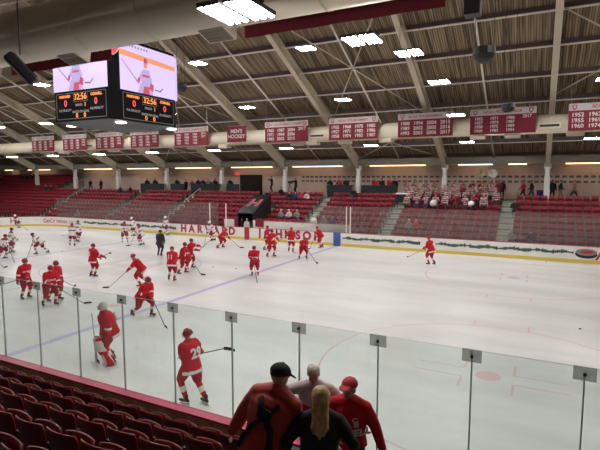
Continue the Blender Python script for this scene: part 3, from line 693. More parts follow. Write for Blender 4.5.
# press tables
for k, (a_, c_) in enumerate(((361, 397), (327, 352), (226, 239), (190.5, 219), (170, 184), (140, 163.5))):
    x0, x1 = xAt(a_, 41.2), xAt(c_, 41.2); t = empty('press_table', ((x0 + x1) / 2, 41.6, ZCON)); hw = (x1 - x0) / 2
    tag(t, 'long press table with a charcoal skirt behind the top row, %s from the right' % ordn(k), 'table')
    b = MB(); b.box(-hw, hw, -.32, .25, 1.15, 1.2); b.build('table_top', M['dark'], t)
    b = MB(); b.box(-hw, hw, -.36, -.33, .1, 1.19); b.build('skirt', M['dark'], t)
    for sx in (-1, 1):
        b = MB(); b.box(sx * (hw - .1) - .03, sx * (hw - .1) + .03, .1, .16, 0, 1.15); b.build('leg', M['dsteel'], t)
# ------------------------------------------------------------------ seats
def far_seat_mesh():
    b = MB()
    vs = [(-.22, .0, .42), (.22, 0, .42), (.235, .05, .78), (.20, .065, .83), (-.20, .065, .83), (-.235, .05, .78)]
    n = 6; b.add(vs + [(x, y + .035, z) for x, y, z in vs], [tuple(range(n)), tuple(reversed(range(n, 2 * n)))] + [(i, i + n, (i + 1) % n + n, (i + 1) % n) for i in range(n)])
    vs = [(-.21, -.10, .42), (.21, -.10, .42), (.20, -.22, .66), (-.20, -.22, .66)]
    b.add(vs + [(x, y + .05, z + .02) for x, y, z in vs], [(0, 1, 2, 3), (7, 6, 5, 4), (0, 4, 5, 1), (1, 5, 6, 2), (2, 6, 7, 3), (3, 7, 4, 0)])
    for s in (-.245, .245): b.box(s - .015, s + .015, -.08, .05, 0, .6, 1)
    return b
fsb = far_seat_mesh(); fsm = fsb.mesh('stadium_seat', [M['seat'], M['dsteel']])
cands = []
segs = [(3.9, AISLES[0] + .5)] + [(AISLES[i] - .5, AISLES[i + 1] + .5) for i in range(6)] + [(AISLES[6] - .6, XW0 + .8)]
for si, (xa, xb) in enumerate(segs):
    n = int((xa - xb) / .53); 
    for r in range(13 if si == 7 else 8):
        for j in range(n):
            x = xa - .27 - j * (xa - xb - .02) / n; y = R0Y + r * RUN; 
            if -24.1 < x < -22.1 and r < 5: continue
            if si == 3 and r > 5 and x > -20.5: pass
            if r > 7 and x > -57.2: continue
            cands.append((math.hypot(x, y - 0), si, r, j, x, y, R0Z + r * RISE))
cands.sort(); NIND = 232
for d, si, r, j, x, y, z in cands[:NIND]:
    o = bpy.data.objects.new('stadium_seat', fsm); C.objects.link(o); o.location = (x, y, z)
    side = ['right of the band section aisle', 'between the band aisles', 'left of the second aisle'][min(si, 2)]
    tag(o, 'red seat %s, %s row up, %s from right' % (['far right section', 'section below the band', 'section left of band', 'section beside tunnel'][min(si, 3)], ordn(r), ordn(j)), 'seat', 'red folding seats in the far stands')
b = MB()
for d, si, r, j, x, y, z in cands[NIND:]:
    o = len(b.v); b.v += [(vx + x, vy + y, vz + z) for vx, vy, vz in fsb.v]; b.f += [tuple(i + o for i in f) for f in fsb.f]; b.m += fsb.m
tag(b.build('distant_stadium_seats', [M['seat'], M['dsteel']]), 'rows of small distant red folding seats filling the far and left stands', 'seats', kind='stuff')
# near stands
NY0, NR, NRI, NZ0 = 5.75, .82, .39, .53
XAI = -3.75
b = MB(); b.box(XW0, 12, NY0 + .28, YN - .19, 0, .45)
for k in range(16): b.box(XW0, XAI, NY0 + .28 - (k + 1) * NR, NY0 + .28 - k * NR, 0, NZ0 + k * NRI)
tag(b.build('floor', M['dconc']), kind='structure')
b = MB()
LAND = [(6.2, 4.75, 1.13), (4.75, 4.3, 1.35), (4.3, 3.9, 1.6), (3.9, 3.5, 1.82), (3.5, 3.0, 2.0)] + [(3.0 - .4 * i, 2.6 - .4 * i, 2.15 + .2 * i) for i in range(14)]
for y1, y0, z in LAND: b.box(XAI, 12, y0, y1, 0, z)
tag(b.build('floor', M['dconc']), kind='structure')
def near_seat():
    t = empty('arena_seat', (0, 0, 0))
    def shell(w, h, th, curve, crown, R, mi=0, nx=8, nz=6):
        b = MB(); vs = []
        for side in (0, 1):
            for i in range(nz + 1):
                for j in range(nx + 1):
                    u = -1 + 2 * j / nx; v = i / nz
                    ww = w / 2 * (1 - .10 * (1 - v) - (.10 * max(0, (v - .82) / .18) ** 2.5))
                    zz = h * v + crown * (1 - u * u) * v
                    yy = -curve * u * u + (th if side else 0) * (1 if 0 < i < nz and 0 < j < nx else .35)
                    vs.append(R @ V((u * ww, yy, zz)))
        N = (nx + 1) * (nz + 1); fs = []
        for i in range(nz):
            for j in range(nx):
                a = i * (nx + 1) + j; fs += [(a, a + 1, a + nx + 2, a + nx + 1), (N + a, N + a + nx + 1, N + a + nx + 2, N + a + 1)]
        rim = [j for j in range(nx + 1)] + [(i + 1) * (nx + 1) + nx for i in range(nz)] + [nz * (nx + 1) + nx - 1 - j for j in range(nx)] + [(nz - 1 - i) * (nx + 1) for i in range(nz - 1)]
        for q in range(len(rim)):
            a, c = rim[q], rim[(q + 1) % len(rim)]; fs.append((a, a + N, c + N, c))
        b.add(vs, fs); return b
    # facing +Y (the ice)
    Rb = Matrix.Translation((0, -.04, .40)) @ Matrix.Rotation(math.radians(10), 4, 'X')
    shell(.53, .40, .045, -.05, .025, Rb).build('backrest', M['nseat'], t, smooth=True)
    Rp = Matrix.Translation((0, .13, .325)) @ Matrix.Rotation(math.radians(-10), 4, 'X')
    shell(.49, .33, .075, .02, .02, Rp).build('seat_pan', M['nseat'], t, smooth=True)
    for s in (-1, 1):
        b = MB(); b.box(s * .268 - .012, s * .268 + .012, -.02, .06, .0, .58); b.box(s * .268 - .014, s * .268 + .014, -.06, .10, .0, .02); b.build('bracket', M['dsteel'], t)
    return t
proto = near_seat(); first = True
for r in range(6):
    y = NY0 - r * NR; z = NZ0 + r * NRI; xl = -1.78 * y - 1.4
    x = XAI - .3; j = 0
    while x > xl - .3:
        o = proto if first else copy_tree(proto); first = False
        o.location = (x, y, z); tag(o, 'dark red near seat, %s row from the ice, %s from the aisle' % (ordn(r), ordn(j)), 'seat', 'dark red seats in the near stands')
        x -= .566; j += 1
flush()
# ------------------------------------------------------------------ people
def ik(a, b, l1, l2, pole):
    d = b - a; L = d.length; mxl = (l1 + l2) * .995
    if L > mxl: b = a + d * (mxl / L); d = b - a; L = mxl
    L = max(L, abs(l1 - l2) + .02); n = d.normalized(); t = (l1 * l1 - l2 * l2 + L * L) / (2 * L); h = math.sqrt(max(0, l1 * l1 - t * t))
    pv = (pole - n * pole.dot(n)); pv = pv.normalized() if pv.length > 1e-4 else V((0, 0, 1))
    return a + n * t + pv * h, b
def hand(b, W, F, N, curl=.9, sc=1.0, r=.0095, side=1):
    F = F.normalized(); N = (N - F * N.dot(F)).normalized(); Sd = F.cross(N) * side
    R = Matrix((F, Sd, N)).transposed()
    b.ell(W + F * .05 * sc, .055 * sc, .042 * sc, .02 * sc, mx=R, n=8, k=6)
    for i, ln in enumerate((.036, .043, .040, .031)):
        p = W + F * .088 * sc + Sd * (-.03 + .02 * i) * sc; pts = [W + F * .05 * sc + Sd * (-.02 + .014 * i) * sc, p]; a = .15
        for q in range(3):
            a += curl * (.55 if q else .4); p = p + (F * math.cos(a) + N * math.sin(a)) * ln * sc * (1, .75, .6)[q]; pts.append(p)
        b.tube(pts, [r * sc, r * sc, r * sc * .95, r * sc * .9, r * sc * .8])
    th0 = W + F * .025 * sc - Sd * .028 * sc; th1 = th0 + (F * .6 - Sd * .75 + N * .3).normalized() * .038 * sc; th2 = th1 + (F * .75 - Sd * .1 + N * .6).normalized() * .034 * sc
    b.tube([W + F * .03 * sc, th0, th1, th2], [r * sc, r * sc * 1.2, r * sc * 1.1, r * sc * .9])
def seg_par(c, a, b):
    d = b - a; t = max(0, min(1, (c - a).dot(d) / d.length_squared)); return (c - (a + d * t)).length, t
def head(b, Hc, R, s, fine=False):
    E = lambda o, rx, ry, rz, n=12, k=8: b.ell(Hc + R @ (V(o) * s), rx * s, ry * s, rz * s, mx=R, n=n, k=k)
    E((-.008, 0, .025), .098, .078, .095); E((.018, 0, -.035), .072, .062, .075); E((.04, 0, -.085), .035, .036, .03)
    E((.093, 0, -.012), .018, .012, .022, 8, 6)
    b.tube([Hc + R @ V((.080, 0, .03)) * s, Hc + R @ V((.102, 0, -.015)) * s], [.008 * s, .013 * s])
    for y in (-1, 1): E((-.005, y * .078, -.012), .018, .010, .03, 8, 6); E((.058, y * .04, -.03), .025, .022, .025, 8, 6)
    if fine:
        b.tube([Hc + R @ V((.082, -.045, .035)) * s, Hc + R @ V((.092, 0, .034)) * s, Hc + R @ V((.082, .045, .035)) * s], [.009 * s] * 3)
        b.tube([Hc + R @ V((.078, -.02, -.055)) * s, Hc + R @ V((.087, 0, -.055)) * s, Hc + R @ V((.078, .02, -.055)) * s], [.007 * s] * 3)
def figure(loc, heading, label, H=1.80, lean=5, side=0, feet=((0, .11), (0, -.11)), toe=(8, -8), hip=.97, hands=None, hyaw=0, hpitch=0, kit='jacket',
           mats=None, vox=.02, base=.0, sit=False, grip=True, group=None, hipx=0.0, number=None, front=None, fine=False, bulk=1.0, name='person', cat='person', legbend=1):
    s = H / 1.8; rt = None
    up = V((0, 0, 1)); P = V((hipx, 0, (.93 * hip) * s + base))
    if sit: P = V((-.05, 0, .50))
    la, sd = math.radians(lean), math.radians(side)
    T = V((math.sin(la), -math.sin(sd), math.cos(la))).normalized(); Fw = V((1, 0, 0)); Fw = (Fw - T * Fw.dot(T)).normalized(); Lf = T.cross(Fw)
    N = P + T * .50 * s; 
    hp = math.radians(hpitch); hT = (T * .45 + up * .55).normalized()
    Hc = N + hT * .165 * s + Fw * .01
    Rh = Matrix.Rotation(math.radians(hyaw), 3, 'Z') @ Matrix.Rotation(hp, 3, 'Y')
    sh = [N - T * .045 * s + Lf * q * .185 * s * (1 + .06 * (bulk - 1)) for q in (1, -1)]
    hj = [P + Lf * q * .09 * s for q in (1, -1)]
    toes = [Matrix.Rotation(math.radians(t), 3, 'Z') @ V((1, 0, 0)) for t in toe]
    ank = []; kn = []
    for i in (0, 1):
        f = feet[i]; A = V((f[0] - .05, f[1], .085 * s + base + (f[2] if len(f) > 2 else 0)))
        if sit: A = V((.40, f[1], .09))
        k, A = ik(hj[i], A, .45 * s, .43 * s, toes[i] + up * (.6 if sit else .1)); kn.append(k); ank.append(A)
    hands = hands or ((.12, .28, .78), (.12, -.28, .78))
    el = []; wr = []
    for i, q in enumerate((1, -1)):
        tgt = V(hands[i]) * 1.0
        e, w_ = ik(sh[i], tgt, .29 * s, .265 * s, V((-.5, q * .55, -.6))); el.append(e); wr.append(w_)
    fd = [(wr[i] - el[i]).normalized() for i in (0, 1)]
    # --- body: one continuous skin surface
    b = MB()
    head(b, Hc, Rh, s, fine); b.tube([N - T * .05 * s, Hc - up * .03 * s], [.058 * s, .052 * s])
    b.tube([P, P + T * .2 * s, P + T * .36 * s, N - T * .06 * s], [.115 * s, .105 * s, .125 * s, .08 * s], hint=Fw, flat=.75)
    b.tube([sh[0], N - T * .03 * s, sh[1]], [.045 * s, .055 * s, .045 * s])
    for i in (0, 1):
        b.tube([sh[i], el[i], wr[i]], [.046 * s, .038 * s, .026 * s]); b.tube([hj[i], kn[i], ank[i]], [.075 * s, .05 * s, .036 * s])
        b.tube([ank[i], ank[i] - up * .05 * s + toes[i] * .12], [.034, .026])
        if kit != 'player' and kit != 'goalie': hand(b, wr[i], fd[i], V((.3, (-1, 1)[i] * .6, -.5)) if not sit else V((0, 0, -1)), .55, s, .0095, (1, -1)[i])
    root = b.build(name, mats['skin'] if mats and 'skin' in mats else M['skin']); root.location = loc; root.rotation_euler = (0, 0, heading); remesh(root, vox * .8 if not fine else .010)
    tag(root, label, cat, group)
    K = mats
    # --- top garment
    bk = bulk; b = MB()
    pl = kit in ('player', 'goalie', 'redcap'); j = kit == 'player' or kit == 'goalie'
    hemu = -.21 if j else -.10
    w = 1.34 if j else 1.0; w *= bk
    rr = [(hemu, (.200 if j else .185) * w, (.168 if j else .155) * w), (-.02, .180 * w, .15 * w), (.12, .165 * w, .135 * w), (.28, .195 * w, .145 * w), (.40, .20 * w, .135 * w), (.465, .15 * w, .11 * w), (.50, .085, .08)]
    rings = [(P + T * u * s, Lf, Fw, rx * s, ry * s) for u, rx, ry in rr]; b.loft(rings)
    ra = (.108, .092, .068) if j else (.075 * bk, .062 * bk, .047 * bk)
    for i in (0, 1):
        e2 = wr[i] - fd[i] * (.0 if j else -.005)
        b.tube([sh[i] - T * .02 * s, sh[i] * .5 + el[i] * .5, el[i], e2], [ra[0] * s, ra[0] * .95 * s, ra[1] * s, ra[2] * s])
        b.ell(sh[i] - T * .01, .074 * s * bk, .078 * s * bk, .068 * s * bk)
    b.tube([sh[0] - T * .012 * s, N + T * .012 * s, sh[1] - T * .012 * s], [.066 * s * bk, .092 * s * bk, .066 * s * bk])
    top = b.build('jersey' if pl or kit in ('band',) else 'jacket', K['top'], root)
    def ctop(c):
        dt, ut = seg_par(c, P - T * .2 * s, N); cand = [(dt - .15 * w, 0, ut)]
        for i in (0, 1):
            d1, u1 = seg_par(c, sh[i], el[i]); d2, u2 = seg_par(c, el[i], wr[i]); cand += [(d1 - .06, 1, u1), (d2 - .05, 2, u2)]
        d, k, u = min(cand); um = (c - P).dot(T) / s
        st = K.get('style')
        if st == 'C': return 1 if (k == 0 and hemu + .012 < um < hemu + .085) or (k == 2 and .12 < u < .36) else 0
        if st == 'H': return 1 if (k == 0 and (hemu < um < hemu + .04 or .19 < um < .28)) or (k == 2 and .25 < u < .5) or (k != 2 and um > .46) else 0
        if st == 'band': return 1 if (k == 0 and (um * 7) % 1 < .42) or (k > 0 and (u * 2.2) % 1 < .4) else 0
        if st == 'wh': return 1 if (k == 0 and um < .26) or (k == 2 and u > .55) else 0
        return 0
    remesh(top, vox, ctop, 4 if bk < 1.1 else 5)
    # --- legs
    if kit == 'player' or kit == 'goalie':
        b = MB(); b.tube([P - T * .08 * s, P + T * .06 * s], [.16 * s, .15 * s], hint=Fw, flat=.85)
        for i in (0, 1): b.tube([hj[i], hj[i] * .5 + kn[i] * .5, hj[i] * .12 + kn[i] * .88], [.136 * s, .138 * s, .115 * s])
        remesh(b.build('hockey_pants', K['pants'], root), vox)
        for i in (0, 1):
            b = MB(); kd = (ank[i] - kn[i]); b.tube([kn[i] - kd * .08, kn[i] + kd * .25, kn[i] + kd * .55, kn[i] + kd * .95], [.075 * s, .074 * s, .07 * s, .052 * s])
            b.ell(kn[i] + V((.025, 0, 0)), .055, .06, .07)
            a_, k_ = ank[i], kn[i]
            def cs(c, a_=a_, k_=k_):
                d, u = seg_par(c, k_, a_); return 1 if (.32 < u < .62 if K['style'] == 'C' else (.3 < u < .5)) else 0
            remesh(b.build('sock', K['sock'], root), vox, cs)
            if kit == 'goalie':
                b = MB(); R = Matrix((kd.normalized().cross(V((0, 1, 0))).normalized() * -1, V((0, 1, 0)), -kd.normalized())).transposed().to_4x4()
                ff = V((.085, 0, 0)); nf = (kd.normalized().cross(V((0, 1, 0)))).normalized(); nf = nf if nf.x > 0 else -nf
                for u0, u1, mi in ((-.45, -.05, 0), (-.05, .25, 0), (.25, .6, 0), (.6, 1.05, 0)):
                    b.tube([kn[i] + kd * u0 + nf * (.10 if u0 > -.2 else .07), kn[i] + kd * u1 + nf * .10], [.12, .125], hint=(0, 1, 0), flat=1)
                def cp(c, a_=a_, k_=k_): return 1 if int((c.z + .03) * 10) % 4 == 0 or abs(c.y - k_.y) > .125 else 0
                remesh(b.build('leg_pad', [M['pad'], M['red']], root), vox, cp)
    else:
        b = MB(); b.tube([P - T * .05, P + T * .10 * s], [.15 * s, .14 * s], hint=Fw, flat=.8)
        for i in (0, 1): b.tube([hj[i], hj[i] * .5 + kn[i] * .5, kn[i], ank[i] - up * .01], [.10 * s, .088 * s, .07 * s, .052 * s])
        remesh(b.build('trousers', K['legs'], root), vox)
    # --- feet
    for i in (0, 1):
        A = ank[i]; t = toes[i]; q = A - up * .05 * s
        b = MB(); sd2 = up.cross(t)
        if base:
            b.tube([A + up * .06 - t * .005, A, q + up * .005], [.052, .05, .048]); b.tube([q - t * .05, q + t * .08, q + t * .17 - up * .005], [.042, .042, .034])
            o = b.build('skate', M['boot'], root); remesh(o, max(.014, vox * .7))
            zb = q.z - .035; b = MB(); Rm = Matrix.Translation((q.x, q.y, 0)) @ Matrix.Rotation(math.atan2(t.y, t.x), 4, 'Z')
            b.box(-.10, -.03, -.014, .014, zb - .045, zb, 0, Rm); b.box(.08, .15, -.014, .014, zb - .045, zb, 0, Rm); b.box(-.11, .17, -.01, .01, zb - .055, zb - .035, 0, Rm)
            h_ = b.build('blade_holder', M['holder'], o); b = MB(); b.box(-.13, .19, -.003, .003, max(zb - .075, .001 + (q.z - (.085 * s - .05 * s + base))), zb - .05, 0, Rm); b.build('blade', M['blade'], o)
        else:
            b.tube([A + up * .01, q + up * .02], [.045, .045]); b.tube([q - t * .05, q + t * .08, q + t * .16], [.036, .038, .032])
            remesh(b.build('shoe', K.get('shoe', M['black']), root), max(.014, vox * .7))
    # --- hands and head gear
    if kit in ('player', 'goalie'):
        for i in (0, 1):
            b = MB(); b.tube([wr[i] - fd[i] * .10, wr[i] + fd[i] * .01], [.064, .056]); hand(b, wr[i] + fd[i] * -.005, fd[i], V((.1, (-1, 1)[i] * .7, -.6)), 1.0, 1.35, .0135, (1, -1)[i])
            if kit == 'goalie' and i == 0: b.ell(wr[i] + fd[i] * .1, .16, .06, .15)
            if kit == 'goalie' and i == 1: b.box(-.16, .14, -.03, .03, -.1, .1, 0, Matrix.Translation(wr[i]) @ fd[i].to_track_quat('X', 'Z').to_matrix().to_4x4())
            remesh(b.build('glove' if not (kit == 'goalie') else ('catching_glove', 'blocker')[i], K['glove'], root), max(.013, vox * .75), None, 2)
        b = MB(); D = Rh
        if kit == 'goalie':
            b.ell(Hc + D @ V((.0, 0, -.005)), .132, .108, .148, mx=D); o = b.build('goalie_mask', M['mask'], root, smooth=True)
            b = MB()
            for z in (-.04, 0, .04): b.tube([Hc + D @ V((.13, -.06, z)), Hc + D @ V((.155, 0, z)), Hc + D @ V((.13, .06, z))], .006)
            b.build('cage', M['dsteel'], o, smooth=True)
        else:
            tr = D.to_4x4(); tr.translation = Hc
            b.ell(Hc + D @ V((-.01, 0, .022)), .135, .112, .118, mx=D @ Matrix.Rotation(.22, 3, 'Y'), n=16, k=12, zmin=-.28)
            for y in (-1, 1): b.ell(Hc + D @ V((-.02, y * .088, -.02)), .04, .022, .05, mx=D)
            b.tube([Hc + D @ V((-.10, 0, .09)), Hc + D @ V((0, 0, .142)), Hc + D @ V((.09, 0, .105))], [.02, .022, .016])
            o = b.build('helmet', K['helmet'], root); remesh(o, .014, None, 2)
            if vox <= .02:
                b = MB()
                for zz in (-.06, -.03, .0, .03): b.tube([Hc + D @ V((.07, -.085, zz)), Hc + D @ V((.135, 0, zz)), Hc + D @ V((.07, .085, zz))], .004)
                for yy in (-.045, 0, .045): b.tube([Hc + D @ V((.118, yy, -.07)), Hc + D @ V((.122, yy, .045))], .004)
                b.build('cage', M['steel'], o, smooth=True)
    elif K.get('hair') and not K.get('long'):
        b = MB(); b.ell(Hc + Rh @ V((-.022, 0, .045)) * s, .100 * s, .088 * s, .090 * s, mx=Rh @ Matrix.Rotation(-.35, 3, 'Y'), zmin=-.35); remesh(b.build('hair', K['hair'], root), max(.014, vox * .6), None, 2)
    if K.get('cap') :
        b = MB(); b.ell(Hc + Rh @ V((-.012, 0, .045)) * s, .115 * s, .098 * s, .095 * s, mx=Rh @ Matrix.Rotation(-.1, 3, 'Y'), n=18, k=10, zmin=-.05)
        b.ell(Hc + Rh @ V((.105, 0, .055)) * s, .085 * s, .075 * s, .012 * s, mx=Rh @ Matrix.Rotation(.25, 3, 'Y')); 
        o = b.build('cap', K['cap'], root); remesh(o, .010, None, 2)
        if fine: b = MB(); b.ell(Hc + Rh @ V((-.022, 0, .140)) * s, .012, .012, .008); b.build('cap_button', K['cap'], o, smooth=True)
    # --- numbers / lettering wrapped round the torso
    def wrap(sgn, u0, depth=.0):
        def f(co):
            u = u0 + co.y; x = co.x; rx, ry = .2 * w * s * 1.03, .148 * w * s * 1.03
            k = math.sqrt(max(.05, 1 - min(.95, (x / (rx * 1.05)) ** 2))); c = P + T * u * s
            return c + Lf * (-sgn * -x if sgn < 0 else x * 1.0) * 1.0 + Fw * (sgn * (ry * k + .014))
        return f
    if number: text(number, .30 * s, K['num'], root, Matrix.Identity(4), 'back_number', .012, wrap=lambda co: P + T * (.27 + co.y) * s - Lf * co.x * -1 * -1 + Fw * -1 * (.158 * w * s * math.sqrt(max(.1, 1 - (co.x / (.23 * w)) ** 2)) + .012) if False else P + T * (.25 + co.y) * s + Lf * (-co.x) - Fw * (.158 * w * s * math.sqrt(max(.1, 1 - (co.x / (.23 * w)) ** 2)) + .014))
    if front: text(front, .095 * s, K['num'], root, Matrix.Identity(4), 'chest_lettering', .006, wrap=lambda co: P + T * (.27 + co.y) * s + Lf * co.x + Fw * (.160 * w * s * math.sqrt(max(.1, 1 - (co.x / (.23 * w)) ** 2)) + .014))
    return root, dict(P=P, T=T, Fw=Fw, Lf=Lf, N=N, Hc=Hc, Rh=Rh, sh=sh, el=el, wr=wr, fd=fd, s=s, kn=kn, ank=ank)
def stick(A, B, label, side=1, white=False):           # world: A butt end, B heel on the ice
    t = empty('hockey_stick', B); tag(t, label, 'hockey stick')
    a = A - B; d = a.normalized()
    b = MB(); b.tube([a, V((0, 0, .03)) + d * .0], .016, round_=False, flat=.75); b.build('shaft', M['shaftw'] if white else M['shaft'], t)
    h = V((-d.x, -d.y, 0)); h = h.normalized() if h.length > .05 else V((1, 0, 0))
    n = h.cross(V((0, 0, 1))) * side
    b = MB(); ps = [(0, .0), (.12, .005), (.22, .02), (.30, .05)]; vs = []
    for u, c in ps:
        q = h * u * 1.0 + n * c
        for dz in (.0, .075 - (.02 if u > .25 else 0)): vs += [q + V((0, 0, dz + .002)) - n * .005, q + V((0, 0, dz + .002)) + n * .005]
    fs = []
    for i in range(3):
        o = i * 4; fs += [(o, o + 4, o + 6, o + 2), (o + 1, o + 3, o + 7, o + 5), (o, o + 1, o + 5, o + 4), (o + 2, o + 6, o + 7, o + 3)]
    b.add(vs, fs + [(0, 2, 3, 1), (12, 13, 15, 14)]); b.build('stick_blade', M['bladeb'], t)
    b = MB(); b.tube([a - d * .0, a - d * .14], .0185, round_=False, flat=.8); b.build('grip_tape', M['shaftw'], t)
    return t
CK = dict(top=[M['red'], M['jw']], style='C', pants=[M['dred']], sock=[M['red'], M['jw']], helmet=M['hred'], glove=[M['glove']], num=M['jw'])
HK = dict(top=[M['jw'], M['crim']], style='H', pants=[M['crim']], sock=[M['jw'], M['crim']], helmet=M['hcrim'], glove=[M['gblack']], num=M['crim'])
HK2 = dict(HK); HK2['helmet'] = M['white']
def skater(fx, fy, h, label, team='C', blade=None, top=(.38, -.10, 1.0), lean=22, hip=.88, feet=((.12, .2), (-.12, -.2)), raised=None, number=None, front=None, H=1.86, hyaw=0, hpitch=12, kit='player', rh=False, vox=None, slabel=None, toe=(10, -10), lo=.36, bulk=1.0):
    p = atZ(fx, fy); hd = math.radians(h) + AZ; d = math.hypot(p.x, p.y)
    vox = vox or (.016 if d < 13 else .021 if d < 22 else .026)
    W = Matrix.Translation(p) @ Matrix.Rotation(hd, 4, 'Z'); Wi = W.inverted()
    Bw = atZ(*blade) if blade else (W @ V(raised) if raised else None)
    q = -1 if rh else 1
    tp = V((top[0], top[1] * q, top[2]))
    kit_ = CK if team == 'C' else HK if team == 'H' else HK2
    if Bw is not None:
        Bl = Wi @ Bw; dd = Bl - tp; L = dd.length
        low = tp + dd.normalized() * min(.5, lo * L); hands = (low, tp) if q > 0 else (tp, low)
    else: hands = None
    root, J = figure(p, hd, label, H=H, lean=lean, hip=hip, feet=feet, toe=toe, hands=hands, hyaw=hyaw, hpitch=hpitch, kit=kit, mats=kit_, vox=vox, base=.06, number=number, front=front, bulk=bulk, name='hockey_player', cat='person')
    if Bw is not None:
        hp = [J['wr'][i] + J['fd'][i] * .10 for i in (0, 1)]
        ti = 1 if q > 0 else 0; A = W @ hp[ti]
        if (A - Bw).length > 1.75: Bw = A + (Bw - A).normalized() * 1.6 if raised else Bw
        stick(A + (A - Bw).normalized() * .10, Bw, slabel or ('hockey stick held by the ' + label), 1)
    return root
